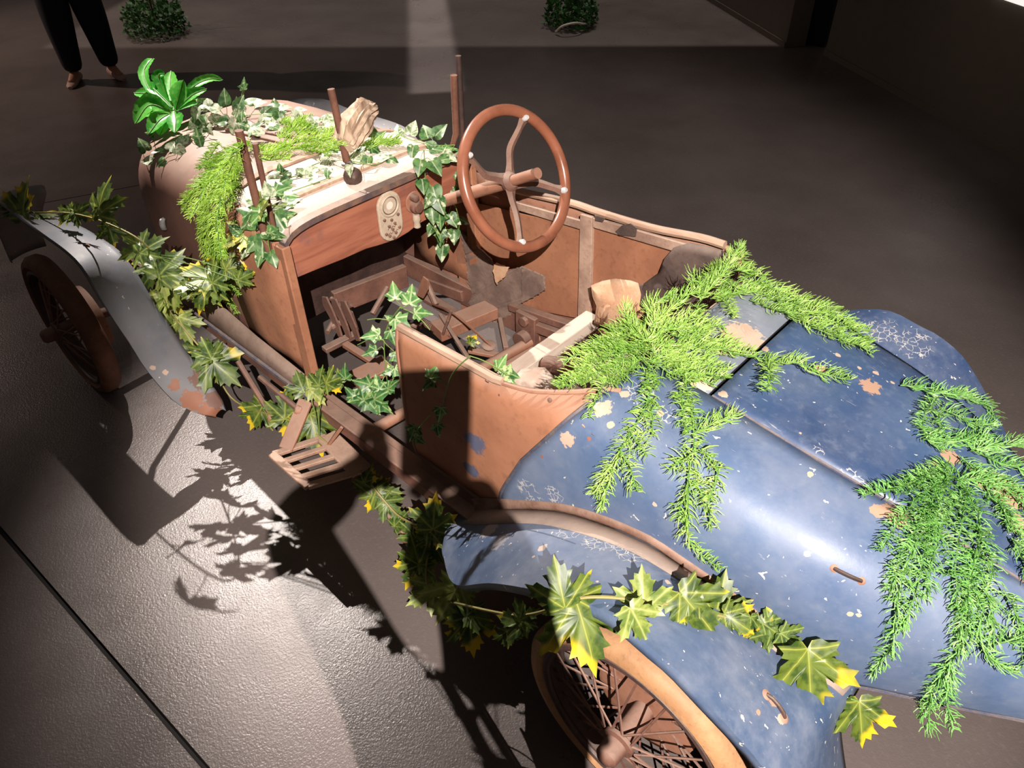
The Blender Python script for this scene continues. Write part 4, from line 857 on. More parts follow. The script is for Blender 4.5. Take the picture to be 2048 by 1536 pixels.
# --- maple-leaf garland: front fender, chassis rail, step
def mixpath(spec): return [P(u, v, y=k) if k is not None else lay([(u, v)], .03, .2)[0] for u, v, k in spec]
g1 = mixpath([(18, 420, .74), (60, 428, .72), (100, 424, .70), (140, 424, .68), (195, 436, .66), (245, 460, .64), (285, 478, .62), (305, 505, .60), (330, 545, .58), (318, 600, .58), (345, 630, .57), (368, 655, .56), (395, 695, .55), (425, 715, .55), (438, 760, .55), (455, 800, .54), (500, 818, .53), (530, 830, .52), (575, 830, .51), (610, 855, .50), (640, 870, .50), (668, 900, .50), (705, 935, .50)])
v1, p1 = vine('maple_garland', 'green and yellow maple-leaf garland running from the front fender down to the step', None, pts=relax(g1, 1), group='maple-leaf garlands on the car', cat='garland')
G1 = [(48, 402, 82, 92, 'maple_yellow', .73), (88, 428, 44, 10, 'maple', .70), (25, 415, 50, 170, 'maple', .74), (200, 398, 78, 75, 'maple_yellow', .66), (135, 432, 46, 210, 'maple_yellow', .68), (165, 430, 40, -20, 'maple', .66), (222, 468, 42, -70, 'maple', .65), (300, 492, 62, 30, 'maple', .60), (268, 503, 58, 200, 'maple_yellow', .61), (336, 530, 76, 60, 'maple', .57), (305, 548, 66, 215, 'maple', .58), (345, 560, 60, -30, 'maple_pale', .57), (300, 525, 50, 150, 'maple', .6),
      (400, 548, 84, 140, 'maple_yellow', .52), (345, 586, 62, 250, 'maple_pale', .57), (325, 605, 62, 235, 'maple_pale', .58), (400, 588, 66, 250, 'maple_yellow', .52), (428, 580, 60, -40, 'maple_yellow', .5), (440, 555, 50, 30, 'maple', .5), (375, 575, 40, 120, 'maple_yellow', .55), (330, 620, 56, 265, 'maple_pale', .58), (366, 655, 58, -65, 'maple_pale', .56), (395, 722, 78, 205, 'maple', .55), (440, 736, 82, -40, 'maple', .54), (420, 750, 60, -100, 'maple_pale', .55), (415, 700, 50, 120, 'maple', .55),
      (515, 830, 60, 235, 'maple_yellow', .53), (500, 820, 40, 160, 'maple', .53), (570, 812, 64, 95, 'maple_yellow', .51), (577, 848, 56, -110, 'maple_yellow', .51), (602, 768, 48, 115, 'maple', .46), (640, 776, 52, 25, 'maple_pale', .46), (630, 862, 86, -70, 'maple_yellow', .5), (610, 845, 50, 160, 'maple', .5), (640, 755, 40, 70, 'maple', .45), (668, 760, 44, 15, 'maple_yellow', .45), (470, 535, 46, 10, 'maple_yellow', .46), (490, 552, 40, 40, 'maple', .46)]
for u, v, s, a, mt, y in G1:
    o, b = leaf_px(v1, u, v, s, a, mt, y=y); twig(v1, nearest(p1, b), b)
# --- maple-leaf garland over the rear fender
g2 = mixpath([(705, 935, .50), (740, 962, .50), (762, 995, .50), (790, 1030, .49), (835, 1062, .50), (858, 1040, .52), (868, 1080, .54), (848, 1130, .58), (846, 1185, .62), (890, 1202, .66), (935, 1212, .69), (985, 1222, .71), (1040, 1238, .72), (1090, 1226, .72), (1130, 1200, .72), (1160, 1196, None), (1200, 1192, None), (1250, 1196, None), (1300, 1205, None), (1350, 1208, None), (1400, 1222, None), (1450, 1236, None), (1500, 1240, None), (1560, 1262, None), (1600, 1292, None), (1640, 1330, None), (1676, 1385, .36), (1712, 1440, .36)])
v2, p2 = vine('maple_garland', 'green and yellow maple-leaf garland draped across the near rear fender above the wheel', None, pts=relax(g2, 1), group='maple-leaf garlands on the car', cat='garland', r=.0036)
G2 = [(742, 968, 56, 100, 'maple_yellow', .49), (765, 998, 58, -70, 'maple_yellow', .49), (752, 985, 50, 150, 'maple', .49), (782, 1015, 48, -30, 'maple', .49), (735, 950, 40, 60, 'maple', .49), (868, 1030, 72, 80, 'maple_yellow', .52), (880, 1055, 64, 10, 'maple', .52), (855, 1065, 50, 160, 'maple', .53), (872, 1095, 60, -70, 'maple', .54), (832, 1105, 62, 110, 'maple', .58), (826, 1146, 62, 245, 'maple_yellow', .6), (858, 1122, 48, 20, 'maple_pale', .56), (848, 1188, 64, 205, 'maple_pale', .62), (900, 1200, 92, -110, 'maple_pale', .66), (942, 1266, 76, -85, 'maple_yellow', .69), (922, 1238, 56, 190, 'maple', .69), (955, 1235, 50, -20, 'maple', .69), (1030, 1240, 62, 175, 'maple', .72), (1055, 1232, 44, 30, 'maple', .72), (1015, 1278, 44, -90, 'maple', .72),
      (1122, 1178, 98, 108, 'maple_yellow', .72), (1170, 1258, 142, -72, 'maple_yellow', .73), (1286, 1186, 84, 100, 'maple_pale', None), (1276, 1243, 76, -65, 'maple_pale', None), (1392, 1222, 112, -60, 'maple_yellow', None), (1440, 1196, 88, 80, 'maple_yellow', None), (1372, 1205, 60, 170, 'maple_yellow', None), (1472, 1243, 64, -35, 'maple_yellow', None), (1485, 1222, 44, 30, 'maple', None), (1520, 1250, 60, 150, 'maple', None), (1548, 1262, 64, -20, 'maple', None), (1500, 1255, 50, -90, 'maple', None), (1580, 1280, 56, -40, 'maple', None), (1620, 1352, 128, -80, 'maple_yellow', None), (1662, 1385, 70, -60, 'maple', .38), (1672, 1420, 60, -100, 'maple', .38), (1722, 1440, 90, -78, 'maple_yellow', .37), (1695, 1410, 40, 60, 'maple', .37), (800, 1040, 44, 40, 'maple', .49), (820, 1062, 44, 120, 'maple', .5)]
for u, v, s, a, mt, y in G2:
    o, b = leaf_px(v2, u, v, s, a, mt, off=.045, y=y); twig(v2, nearest(p2, b), b)
# --- ivy
def ivy(name, label, stems, leaves, group='ivy sprays on the car', stem='stem_green', off=.025, y=None, scatter=None, cat='ivy', heart=True):
    s0 = stems[0] if isinstance(stems[0], list) else stems[0][0]
    c0 = lay([s0[0]], off, .2)[0] if y is None else P(*s0[0], y=y); D0 = (c0-CAM).dot(FWD)
    iv = thing(name, label, cat, c0, group); allp = []
    for s in stems:
        yy = y; 
        if isinstance(s, tuple): s, yy = s
        pts = relax(lay(dens(s, 20), off, .2, y=yy, D0=D0), 2); allp += pts
        m = MB(); m.tube(catmull(pts, 3) if len(pts) > 2 else pts, .0016, 5); m.build('stem', stem, iv, solid=False)
    for L_ in leaves:
        u, v, s, a, mt = L_[:5]; mt = 'ivy_h' if heart and mt in ('ivy', 'ivy_pale') and R.random() < .75 else mt; yy = L_[5] if len(L_) > 5 else y
        o, b = leaf_px(iv, u, v, s, a, mt, off+R.uniform(0, .02), y=yy, D0=D0); q = nearest(allp, b)
        if (q-b).length < .15: twig(iv, q, b, .0011)
    if scatter:
        for (n, x0, y0, x1, y1, smin, smax, mats, lift) in scatter:
            for _ in range(n):
                u, v = R.uniform(x0, x1), R.uniform(y0, y1); leaf_px(iv, u, v, R.uniform(smin, smax), R.uniform(0, 360), (lambda q: 'ivy_h' if q in ('ivy', 'ivy_pale') else q)(R.choice(mats)), off+R.uniform(0, lift), y=y, wob=.5, D0=D0)
    return iv
ivy('ivy_spray', 'cream-edged small-leaved ivy heaped on the front of the bonnet', [[(390, 256), (450, 240), (520, 225), (575, 230)], [(400, 250), (440, 250), (500, 245)], [(470, 235), (485, 200), (488, 172)], [(430, 240), (420, 265), (400, 275)]],
    [(488, 168, 26, 90, 'ivy'), (480, 205, 30, 60, 'ivy'), (505, 205, 34, 20, 'ivy'), (520, 208, 26, 0, 'ivy_cream'), (565, 215, 30, 20, 'ivy_cream'), (450, 195, 34, 90, 'ivy'), (405, 205, 34, 150, 'ivy_cream'), (425, 215, 34, 170, 'ivy_cream'), (540, 230, 34, 0, 'ivy'), (600, 222, 26, 10, 'ivy_cream'), (655, 240, 26, 30, 'ivy_cream')], off=.04,
    scatter=[(34, 385, 205, 560, 262, 20, 34, ['ivy_cream', 'ivy_cream', 'ivy', 'ivy_pale'], .06), (8, 560, 225, 600, 245, 18, 26, ['ivy', 'ivy_cream'], .04), (10, 600, 235, 680, 260, 18, 28, ['ivy_cream', 'ivy'], .05)])
ivy('ivy_spray', 'thin runner of pale ivy leaves lying on the left shoulder of the bonnet', [[(400, 265), (360, 290), (320, 305), (290, 320)], [(360, 290), (350, 310)]], [(285, 290, 30, 120, 'ivy'), (295, 322, 26, 180, 'ivy_cream'), (318, 303, 26, 200, 'ivy_cream'), (322, 325, 22, 220, 'ivy_pale'), (345, 292, 26, 60, 'ivy_cream'), (362, 302, 28, -40, 'ivy_cream'), (370, 278, 26, 60, 'ivy_cream'), (395, 268, 30, 100, 'ivy'), (400, 285, 26, -60, 'ivy_pale'), (360, 278, 24, 100, 'ivy_cream'), (300, 265, 24, 170, 'ivy')], off=.02)
ivy('ivy_spray', 'mixed ivy and pale lobed leaves bunched at the foot of the left windscreen posts', [[(520, 400), (500, 440), (480, 470), (470, 490)], [(520, 400), (560, 420), (590, 410)], [(520, 410), (540, 450), (530, 490), (545, 515)], [(560, 390), (620, 370), (660, 355)]],
    [(530, 405, 60, 60, 'maple_pale'), (480, 475, 66, 215, 'maple_pale'), (550, 425, 54, -20, 'maple_yellow'), (500, 445, 46, 190, 'ivy'), (585, 405, 40, 20, 'ivy'), (560, 445, 46, -60, 'ivy'), (525, 490, 44, -110, 'ivy'), (545, 515, 36, -80, 'ivy'), (505, 490, 36, 240, 'ivy_pale'), (490, 420, 42, 160, 'ivy'), (515, 435, 40, 230, 'ivy_pale'), (545, 470, 40, -30, 'ivy'), (575, 430, 34, 10, 'ivy'), (490, 505, 30, 230, 'ivy_cream'), (565, 378, 40, 30, 'ivy'), (580, 390, 34, 0, 'ivy_pale'), (470, 460, 30, 150, 'ivy'), (535, 380, 34, 120, 'ivy_cream'), (500, 395, 30, 150, 'ivy_cream'), (555, 470, 36, -20, 'ivy'), (520, 515, 34, -120, 'ivy')], off=.03)
ivy('ivy_spray', 'ivy sprig with cream leaves lying on the dusty cowl beside the lever', [[(590, 350), (640, 320), (700, 320), (740, 330)], [(560, 360), (620, 345)], [(700, 320), (720, 290)]], [(600, 345, 30, 150, 'ivy_cream'), (570, 360, 34, 200, 'ivy'), (625, 340, 28, 30, 'ivy_cream'), (545, 350, 30, 180, 'ivy_cream'), (560, 340, 30, 100, 'ivy'), (650, 320, 28, 120, 'ivy_cream'), (665, 300, 26, 100, 'ivy'), (655, 345, 24, -90, 'ivy'), (710, 318, 34, 200, 'ivy_cream'), (720, 305, 30, 60, 'ivy'), (745, 262, 30, 100, 'ivy'), (760, 272, 28, 30, 'ivy_pale'), (752, 300, 30, -40, 'ivy'), (770, 315, 30, 0, 'ivy_cream'), (785, 322, 28, -20, 'ivy'), (735, 325, 28, -90, 'ivy'), (700, 340, 26, -100, 'ivy_cream'), (640, 335, 22, 10, 'ivy_cream'), (625, 360, 24, 200, 'ivy_cream')], off=.022)
ivy('ivy_spray', 'ivy spray with lifted heart-shaped leaves on the right end of the cowl', [[(800, 270), (830, 285), (870, 292), (910, 290)], [(870, 292), (865, 270), (855, 262)], [(830, 290), (822, 305)], [(800, 270), (802, 262)]], [(795, 262, 30, 100, 'ivy_cream'), (825, 257, 32, 60, 'ivy_cream'), (852, 265, 36, 110, 'ivy'), (880, 262, 34, 40, 'ivy'), (875, 300, 30, -10, 'ivy_pale'), (900, 298, 30, 20, 'ivy_pale'), (825, 303, 28, -100, 'ivy'), (898, 315, 34, -30, 'ivy_cream'), (885, 320, 30, 200, 'ivy'), (915, 305, 26, 30, 'ivy_pale'), (860, 290, 24, 170, 'ivy')], off=.03)
ivy('ivy_spray', 'dark ivy hanging from the cowl down over the dashboard beside the wheel', [([(848, 300), (850, 340), (852, 400), (860, 440), (880, 480)], -.15), ([(920, 325), (915, 370), (905, 400), (890, 450), (885, 500)], -.3), ([(905, 400), (925, 430), (915, 470)], -.25), ([(860, 370), (880, 400), (870, 440)], -.15)],
    [(840, 333, 34, -100, 'ivy', -.1), (872, 335, 36, -60, 'ivy', -.15), (846, 370, 32, -90, 'ivy_pale', -.12), (925, 330, 34, -100, 'ivy_cream', -.36), (920, 355, 30, -80, 'ivy', -.34), (870, 390, 40, -80, 'ivy', -.15), (856, 402, 30, -120, 'ivy', -.12), (880, 410, 36, -70, 'ivy', -.15), (865, 430, 34, -100, 'ivy_pale', -.14), (880, 438, 40, -90, 'ivy', -.16), (905, 440, 30, -60, 'ivy', -.22), (915, 385, 26, -40, 'ivy', -.3), (908, 472, 30, -80, 'ivy', -.24), (880, 475, 34, -90, 'ivy', -.2), (885, 505, 34, -95, 'ivy', -.22), (925, 440, 30, -30, 'ivy', -.26), (862, 460, 26, -110, 'ivy', -.16), (930, 370, 26, -60, 'ivy', -.33)], y=-.2, off=.03)
ivy('ivy_spray', 'long-stemmed ivy rising out of the open cockpit floor beside the door', [([(775, 770), (770, 720), (766, 680), (775, 640), (800, 615)], .40), ([(766, 680), (740, 660), (715, 690)], .42), ([(775, 640), (750, 630), (735, 640)], .40), ([(800, 615), (830, 620), (860, 660)], .36), ([(770, 720), (790, 745), (815, 760)], .42)],
    [(788, 582, 38, 100, 'ivy_pale', .36), (822, 590, 44, 80, 'ivy_pale', .36), (845, 626, 38, 10, 'ivy_pale', .36), (805, 648, 46, -40, 'ivy_pale', .38), (790, 640, 40, 150, 'ivy', .38), (785, 675, 34, -60, 'ivy', .40), (742, 672, 40, 200, 'ivy_pale', .42), (740, 705, 32, 190, 'ivy', .42), (798, 717, 36, -60, 'ivy', .42), (800, 745, 32, -30, 'ivy_pale', .43), (775, 745, 30, 200, 'ivy', .43), (725, 765, 40, 160, 'ivy', .44), (738, 785, 44, 60, 'ivy', .44), (762, 790, 44, 20, 'ivy', .44), (715, 800, 40, 200, 'ivy', .45), (745, 812, 44, -60, 'ivy', .45), (770, 815, 36, -30, 'ivy', .45), (700, 785, 30, 150, 'ivy', .44), (755, 765, 36, 100, 'ivy', .44), (785, 770, 34, 40, 'ivy', .44), (690, 745, 34, 100, 'ivy', .44), (670, 760, 36, 160, 'maple', .44)], y=.42, heart=False)
ivy('ivy_spray', 'few ivy leaves straggling over the rim of the rust-brown left side panel', [([(940, 712), (910, 730), (895, 770), (885, 810), (878, 860)], .44), ([(895, 770), (870, 755)], .44), ([(860, 830), (830, 865)], .46), ([(940, 712), (985, 725), (1015, 750)], .40)],
    [(868, 744, 36, 60, 'ivy_pale', .44), (858, 768, 34, 220, 'ivy', .44), (880, 828, 32, -100, 'ivy', .47), (876, 860, 28, -90, 'ivy', .47), (826, 866, 34, 250, 'ivy', .47), (840, 880, 26, -40, 'ivy', .47), (1002, 726, 38, 60, 'ivy_pale', .38), (1022, 748, 38, -20, 'ivy', .38), (1016, 768, 30, -100, 'ivy_pale', .38), (945, 680, 22, 60, 'maple_yellow', 0.0)], y=.45, heart=False)
# --- broad-leaved plant on the nose
bp_o, bp_n = hit(352, 276, .0)
bp = thing('broadleaf_plant', 'glossy bright green strap-leaved plant standing on the nose of the bonnet', 'plant', bp_o)
D_b = (bp_o-CAM).dot(FWD)
def strap(px, wd, dD=(0, 0, 0)):
    n = len(px); pts = catmull([P(u, v, D=D_b+lerp(dD[0], dD[1], i/(n-1))) for i, (u, v) in enumerate(px)], 8); rows = []; N = len(pts)-1
    for i, p in enumerate(pts):
        t = i/N; d = (pts[min(i+1, N)]-pts[max(i-1, 0)]).normalized(); s = d.cross(-FWD*.8+ZUP*.4).normalized(); nr = s.cross(d).normalized()
        ww = wd*D_b/F_PX*.5*(max(0, math.sin(math.pi*min(1, .10+.9*t)))**.6)*(.3+.7*min(1, t*2.2)); rip = 1+.06*math.sin(i*2.5)
        rows.append([p-s*ww*rip+nr*ww*.35, p-s*ww*.5+nr*ww*.08, p, p+s*ww*.5+nr*ww*.08, p+s*ww*rip+nr*ww*.35])
    m = MB(); m.loft(rows, False); lf = m.build('leaf', 'strap_leaf', bp, solid=False); m = MB(); m.tube([r[2]+EYEUP*.001 for r in rows], .0016, 5); m.build('midrib', 'stem_green', lf, solid=False)
for px, wd, dd in [([(335, 222), (300, 180), (288, 145), (300, 122), (308, 118)], 22, (0, .1)), ([(348, 220), (340, 180), (342, 142)], 40, (.03, .1)), ([(352, 220), (360, 190), (367, 160)], 40, (-.02, -.05)), ([(355, 215), (385, 175), (420, 158), (446, 160)], 24, (.02, .1)), ([(355, 218), (385, 190), (414, 178)], 26, (0, .02)), ([(345, 215), (310, 180), (285, 165)], 24, (0, .05)), ([(345, 225), (300, 210), (270, 248)], 44, (0, -.04)), ([(345, 225), (320, 240), (298, 268)], 40, (0, -.06)), ([(348, 222), (352, 240), (350, 266)], 34, (-.02, -.08)), ([(340, 218), (300, 190), (268, 186)], 30, (.03, .08)), ([(345, 222), (315, 218), (285, 232)], 38, (.02, .02)), ([(350, 222), (378, 205), (400, 200)], 34, (.02, .06)), ([(342, 215), (320, 165), (318, 150), (330, 148)], 26, (.03, .03)), ([(345, 220), (305, 200), (275, 215)], 36, (.03, .06)), ([(348, 225), (330, 250), (320, 272)], 34, (0, -.05))]:
    strap(px, wd, dd)
# --- driftwood on the bonnet
q0, q1 = hit(690, 290, .01)[0], P(745, 212, D=(hit(690, 290)[0]-CAM).dot(FWD)+.06); ax = (q1-q0); m = MB(); rings = []; a = ax.normalized().orthogonal().normalized(); b = ax.normalized().cross(a)
for i in range(19):
    t = i/18; c = q0.lerp(q1, t)+ZUP*.02*math.sin(t*3); rr = .052*(1-.35*t)*(.6+.4*min(1, t*5))*(1 if t < .85 else 1-(t-.85)*3)
    rings.append([c+(a*math.cos(6.283*k/28)+b*math.sin(6.283*k/28))*rr*(1+.2*math.sin(k*2.7+1.5*math.sin(t*4)+R.uniform(-.3, .3))+.25*noise.noise(Vector((math.cos(6.283*k/28), math.sin(6.283*k/28), t*3)))) for k in range(28)])
m.loft(rings, True, True); dw = m.build('driftwood', 'driftwood', solid=False, smooth=30); tag(dw, 'weathered grey driftwood stump propped behind the lever on the bonnet', 'driftwood')
bb = hit(650, 262, .012)[0]; m = MB(); m.tube([hit(600, 240, .02)[0], bb, hit(672, 280, .02)[0]], [.008, .014, .01], 8); o = m.build('bark_piece', 'driftwood', solid=False); tag(o, 'thin brown strip of bark lying among fern on the bonnet', 'bark')
# ------------------------------------------------------------------ people
def skin(name, mat, verts, edges, parent, sub=2, root=0):
    me = bpy.data.meshes.new(name); me.from_pydata([tuple(v[0]-worldpos(parent)) for v in verts], edges, []); o = bpy.data.objects.new(name, me); COL.objects.link(o); o.parent = parent
    sm = o.modifiers.new('skin', 'SKIN'); sm.use_smooth_shade = True; o.modifiers.new('sub', 'SUBSURF').levels = sub; o.modifiers['sub'].render_levels = sub
    if not me.skin_vertices: me.skin_vertices.new() if hasattr(me.skin_vertices, 'new') else None
    for i, (p, r) in enumerate(verts):
        d = me.skin_vertices[0].data[i]; d.radius = (r, r) if not isinstance(r, tuple) else r; d.use_root = (i == root)
    me.materials.append(M[mat]); return o
def figure(name, label, base, fwd, J, cat='person', sc=1.0):
    """J: joints as (right, forward, up) from the base point; fwd: unit heading"""
    fwd = Vector((fwd[0], fwd[1], 0)).normalized(); rt = Vector((fwd.y, -fwd.x, 0)); base = Vector(base)
    T = lambda p: base+(rt*p[0]+fwd*p[1]+ZUP*p[2])*sc
    f = thing(name, label, cat, base)
    j = {k: T(v) for k, v in J.items()}
    def pt(k, r): return (j[k], r*sc)
    V = [pt('pelvis', .12), pt('waist', .11), pt('chest', .13), pt('neck', .055), pt('jaw', .06), pt('head', .085), pt('crown', .06)]
    E_ = [(0, 1), (1, 2), (2, 3), (3, 4), (4, 5), (5, 6)]
    for s in 'LR':
        n = len(V); V += [pt('sh'+s, .055), pt('el'+s, .042), pt('wr'+s, .03), pt('palm'+s, .034)]; E_ += [(2, n), (n, n+1), (n+1, n+2), (n+2, n+3)]
        n = len(V); V += [pt('hip'+s, .085), pt('kn'+s, .056), pt('an'+s, .038), pt('toe'+s, .032)]; E_ += [(0, n), (n, n+1), (n+1, n+2), (n+2, n+3)]
    body = skin('body', 'skin', V, E_, f)
    V = [pt('pelvis', .135), pt('waist', .125)]; E_ = [(0, 1)]
    for s in 'LR':
        n = len(V); V += [pt('hip'+s, .15), pt('kn'+s, .125), (j['kn'+s].lerp(j['an'+s], .5), .10*sc), (j['kn'+s].lerp(j['an'+s], 1.0), .078*sc)]; E_ += [(0, n), (n, n+1), (n+1, n+2), (n+2, n+3)]
    skin('trousers', 'trouser', V, E_, f)
    V = [pt('pelvis', .148), pt('waist', .142), pt('chest', .155), (j['chest'].lerp(j['neck'], .6), .075*sc)]; E_ = [(0, 1), (1, 2), (2, 3)]
    for s in 'LR':
        n = len(V); V += [pt('sh'+s, .072), pt('el'+s, .056), (j['el'+s].lerp(j['wr'+s], .92), .042*sc)]; E_ += [(2, n), (n, n+1), (n+1, n+2)]
    skin('jacket', 'jacket', V, E_, f)
    for s in 'LR':
        a, t = j['an'+s], j['toe'+s]; d = (t-a); d.z = 0; d.normalize(); sd = Vector((d.y, -d.x, 0)); g = Vector((a.x, a.y, base.z))
        rings = []
        for u_, wd, ht in ((-.07, .022, .045), (-.055, .034, .075), (-.01, .038, .085), (.06, .040, .070), (.12, .046, .050), (.17, .040, .038), (.195, .020, .024)):
            c = g+d*u_*sc; rings.append([c+(sd*math.cos(q)*wd+ZUP*(ht*.5+math.sin(q)*ht*.5))*sc for q in [2*math.pi*k/12 for k in range(12)]])
        m = MB(); m.loft(rings, True, True); m.build('shoe', 'shoe', f, smooth=50, solid=False)
    hd = j['head']; face = (T(J.get('look', (0, 1, 0)))-base); face = (face-ZUP*face.z*0).normalized(); up = (j['crown']-j['jaw']).normalized(); sx = face.cross(up).normalized()
    m = MB(); rings = []
    for i in range(9):
        a = math.pi/2*i/8; rings.append([hd+up*(.03+.098*math.sin(a))*sc+(face*math.cos(b)*.098+sx*math.sin(b)*.088)*math.cos(a)*sc-face*.014*sc for b in [2*math.pi*k/18 for k in range(18)]])
    rings.insert(0, [p-up*.06*sc-face*.03*sc*(1 if (p-hd).dot(face) < .02 else 0)+(-face*.03*sc if (p-hd).dot(face) > .03 else Vector()) for p in rings[0]])
    m.loft(rings, True, True); m.build('hair', 'hair', f, smooth=60, solid=False)
    m = MB(); m.loft([[hd+face*(.092+dz)*sc+up*hz*sc+(sx*math.cos(q)+up*math.sin(q)*.6)*rr*sc for q in [2*math.pi*k/8 for k in range(8)]] for dz, hz, rr in ((-.02, .005, .02), (.0, -.012, .018), (.014, -.022, .012), (.018, -.026, .004))], True, True); m.build('nose', 'skin', f, solid=False)
    for s in (-1, 1):
        m = MB(); m.lathe([(0, -.004), (.009, 0), (.007, .006), (0, .008)], hd+(face*.082+sx*.032*s+up*.012)*sc, face, 10); m.build('eye', 'phone_black', f, solid=False)
        m = MB(); m.lathe([(.006, -.01), (.02, 0), (.024, .006), (.012, .012)], hd+(sx*.082*s-face*.005)*sc, sx*s+face*.1, 10); m.build('ear', 'skin', f, solid=False)
    m = MB(); m.tube([hd+(face*.088-up*.052+sx*q*.022)*sc for q in (-1, -.4, .4, 1)], .005*sc, 6); m.build('mouth', 'lip', f, solid=False)
    for s in 'LR':                                           # four fingers and a thumb rooted in the palm
        p, wv = j['palm'+s], j['wr'+s]; d = (p-wv).normalized(); curl = T(J.get('curl'+s, (0, 1, 0)))-base; curl = (curl-d*curl.dot(d)).normalized(); ac = d.cross(curl).normalized()
        for k in range(4):
            o_ = (k-1.5)*.021; L_ = (.072, .082, .077, .06)[k]; r0 = p+ac*o_*sc
            VV = [(r0, .010*sc), (r0+(d*.6+curl*.25)*L_*.55*sc, .0095*sc), (r0+(d*.85+curl*.75)*L_*.75*sc, .009*sc), (r0+(d*.75+curl*1.25)*L_*.85*sc, .008*sc)]
            skin('finger', 'skin', VV, [(0, 1), (1, 2), (2, 3)], f, 1)
        tb = p-d*.03*sc; sg = 1 if s == 'L' else -1
        skin('thumb', 'skin', [(tb, .012*sc), (tb+(ac*sg*-.04+d*.02+curl*.015)*sc, .011*sc), (tb+(ac*sg*-.048+d*.05+curl*.03)*sc, .009*sc)], [(0, 1), (1, 2)], f, 1)
    return f
plain('lip', rgb(150, 84, 76), .6)
stand = dict(pelvis=(0, 0, .92), waist=(0, .01, 1.08), chest=(0, .0, 1.30), neck=(0, .0, 1.48), jaw=(0, .02, 1.56), head=(0, .02, 1.63), crown=(0, .015, 1.70),
             shL=(-.18, 0, 1.40), elL=(-.24, -.02, 1.12), wrL=(-.23, .06, .88), palmL=(-.23, .08, .80), shR=(.18, 0, 1.40), elR=(.24, -.02, 1.12), wrR=(.23, .06, .88), palmR=(.23, .08, .80),
             hipL=(-.10, 0, .88), knL=(-.13, .02, .48), anL=(-.15, 0, .08), toeL=(-.19, .15, .03), hipR=(.10, 0, .88), knR=(.13, .02, .48), anR=(.15, 0, .08), toeR=(.20, .14, .03), look=(0, 1, 0), curlL=(1, 0, 0), curlR=(-1, 0, 0))
fa, fb = P(160, 158, z=0), P(226, 158, z=0); ctr = (fa+fb)/2; hd_ = (Vector((CAM.x, CAM.y, 0))-Vector((ctr.x, ctr.y, 0))).normalized()
J = dict(stand); half = (fb-fa).length/2; J['anR'] = (-half, 0, .08); J['anL'] = (half, 0, .08); J = dict(stand); J['anL'] = (-half, 0, .08); J['anR'] = (half, 0, .08)
figure('person', 'visitor in dark trousers and pale shoes standing behind the car', ctr, hd_, J)
# the photographer, whose shadow falls on the car: left arm up holding the phone
base = Vector((CAM.x, CAM.y, 0))-HEAD*.14+RT0*.08
def C2(r, fw, z): return (r-.08, fw+.14, z)               # offsets measured from the phone
J = dict(stand); J.update(pelvis=C2(.05, -.22, 1.06), waist=C2(.05, -.20, 1.22), chest=C2(.04, -.12, 1.46), neck=C2(.035, -.08, 1.68), jaw=C2(.03, -.04, 1.78), head=C2(.03, -.03, 1.86), crown=C2(.03, -.045, 1.93),
    shL=C2(-.11, -.08, 1.58), elL=C2(-.25, -.01, 1.89), wrL=C2(-.13, -.08, 2.06), palmL=C2(-.075, -.085, 2.10), shR=C2(.14, -.13, 1.55), elR=C2(.09, -.12, 1.80), wrR=C2(.075, -.10, 2.01), palmR=C2(.05, -.10, 2.08),
    hipL=C2(.0, -.22, 1.02), knL=C2(-.02, -.18, .55), anL=C2(-.04, -.22, .08), toeL=C2(-.07, -.07, .03), hipR=C2(.20, -.22, 1.02), knR=C2(.23, -.20, .55), anR=C2(.25, -.24, .08), toeR=C2(.28, -.09, .03), look=(0, .9, -.3), curlL=(.3, -.3, .8), curlR=(-.5, -.5, .6))
ph = figure('person', 'photographer in dark jacket raising a phone, known here by the shadow on the car', base, HEAD, J)
m = MB(); pc_ = CAM-FWD*.014; m.box(pc_, (.098, .15, .008), Matrix((CR, CU, -FWD)).transposed()); o = m.build('smartphone', 'phone_black', solid=False, bevel=.003, smooth=0); tag(o, 'black smartphone held up by the photographer', 'phone')
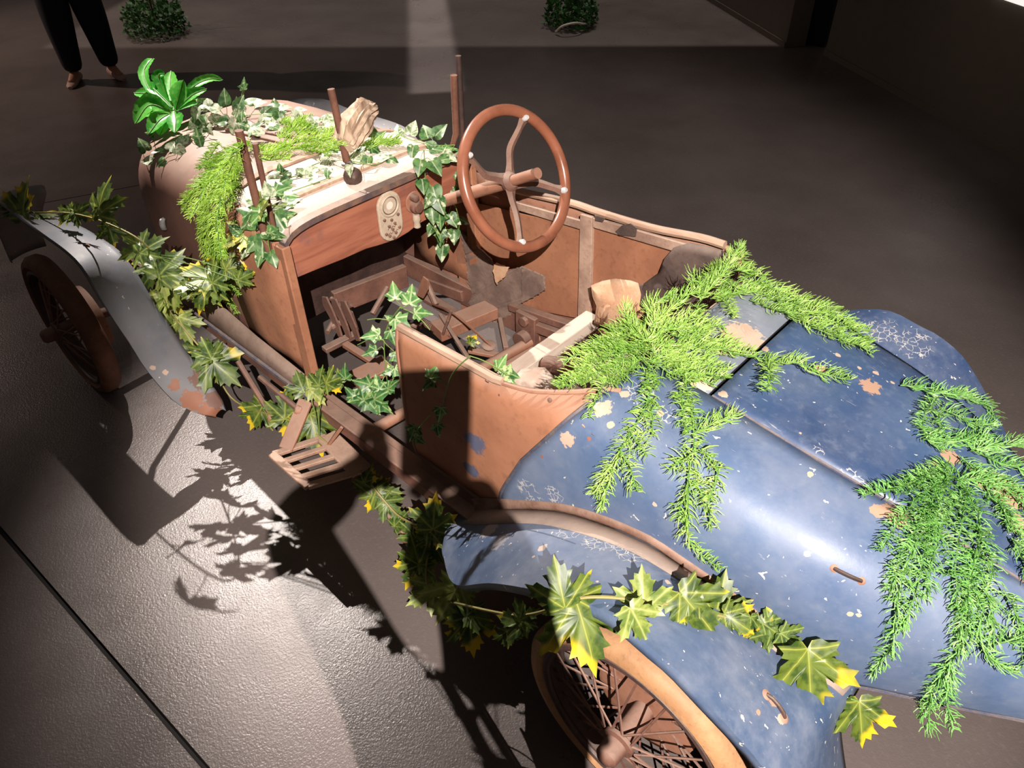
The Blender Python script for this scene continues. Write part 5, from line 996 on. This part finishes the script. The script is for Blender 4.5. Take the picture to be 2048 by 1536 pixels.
# ------------------------------------------------------------------ background plants, wall pieces
def bush(name, label, base, wd, ht, mat, n=900, sprig=None):
    b_ = thing(name, label, 'plant', base, 'plant heaps on the floor behind the car'); m = MB()
    for _ in range(n):
        a = R.uniform(0, 6.283); rr = wd*math.sqrt(R.random()); h = ht*R.random()*(1-.5*(rr/wd)**2); p = base+Vector((rr*math.cos(a), rr*math.sin(a), h+.01))
        d = Vector((R.uniform(-1, 1), R.uniform(-1, 1), R.uniform(-.3, 1))).normalized(); L_ = R.uniform(.03, .065); s = d.orthogonal().normalized()*L_*.3
        m.add([p, p+d*L_*.5+s, p+d*L_, p+d*L_*.5-s], [(0, 1, 2, 3)])
    o = m.build('foliage', mat, b_, smooth=0, solid=False); o['kind'] = 'stuff'
    for k in range(5):
        a = R.uniform(0, 6.283); st_ = [base+Vector((.3*wd*math.cos(a)*t, .3*wd*math.sin(a)*t, ht*1.3*t+.01)) for t in (0, .5, 1)]; q = MB(); q.tube(st_, .008, 6); q.build('stem', 'twig', b_, solid=False)
    if sprig:
        q = MB(); q.tube(catmull(sprig, 5), .011, 6); q.build('twig', 'stem_white', b_, solid=False)
    return b_
q = P(318, 70, z=0); bush('plant_heap', 'dark bushy green plant on the floor beside the standing visitor', q, .30, .42, 'needle_dark', 1100)
q2 = P(1142, 52, z=0); bush('plant_heap', 'lit bushy green plant with a pale twig on the floor behind the steering wheel', q2, .27, .42, 'needle_dark', 1000, [P(1112, 63, z=.03), P(1125, 52, z=.10), P(1150, 46, z=.12), P(1168, 48, z=.08), P(1182, 46, z=.03)])
hp = hit(1702, 3, .05)[0]
iv = thing('wall_ivy', 'small green ivy clump hanging on the dark wall by the doorway', 'ivy', hp)
for _ in range(26): leaf(iv, hp+Vector((R.uniform(-.14, .14), R.uniform(-.12, .12), R.uniform(0, .5))), jit(1), EYEUP+jit(.6), R.uniform(.05, .09), 'ivy')
a, b = P(1985, -4, z=1), P(2060, 22, z=1); na = hit(1985, -10, .006)[0]; nb_ = hit(2046, 4, .006)[0]; dd = (nb_-na); dd.z = 0
m = MB(); m.plate([na, na+dd*2, na+dd*2+ZUP*.3, na+ZUP*.3], s2, .02); o = m.build('glow_panel', 'glow_panel', solid=False, smooth=0); tag(o, 'glowing white panel low on the dark wall at the upper right corner', 'light panel')
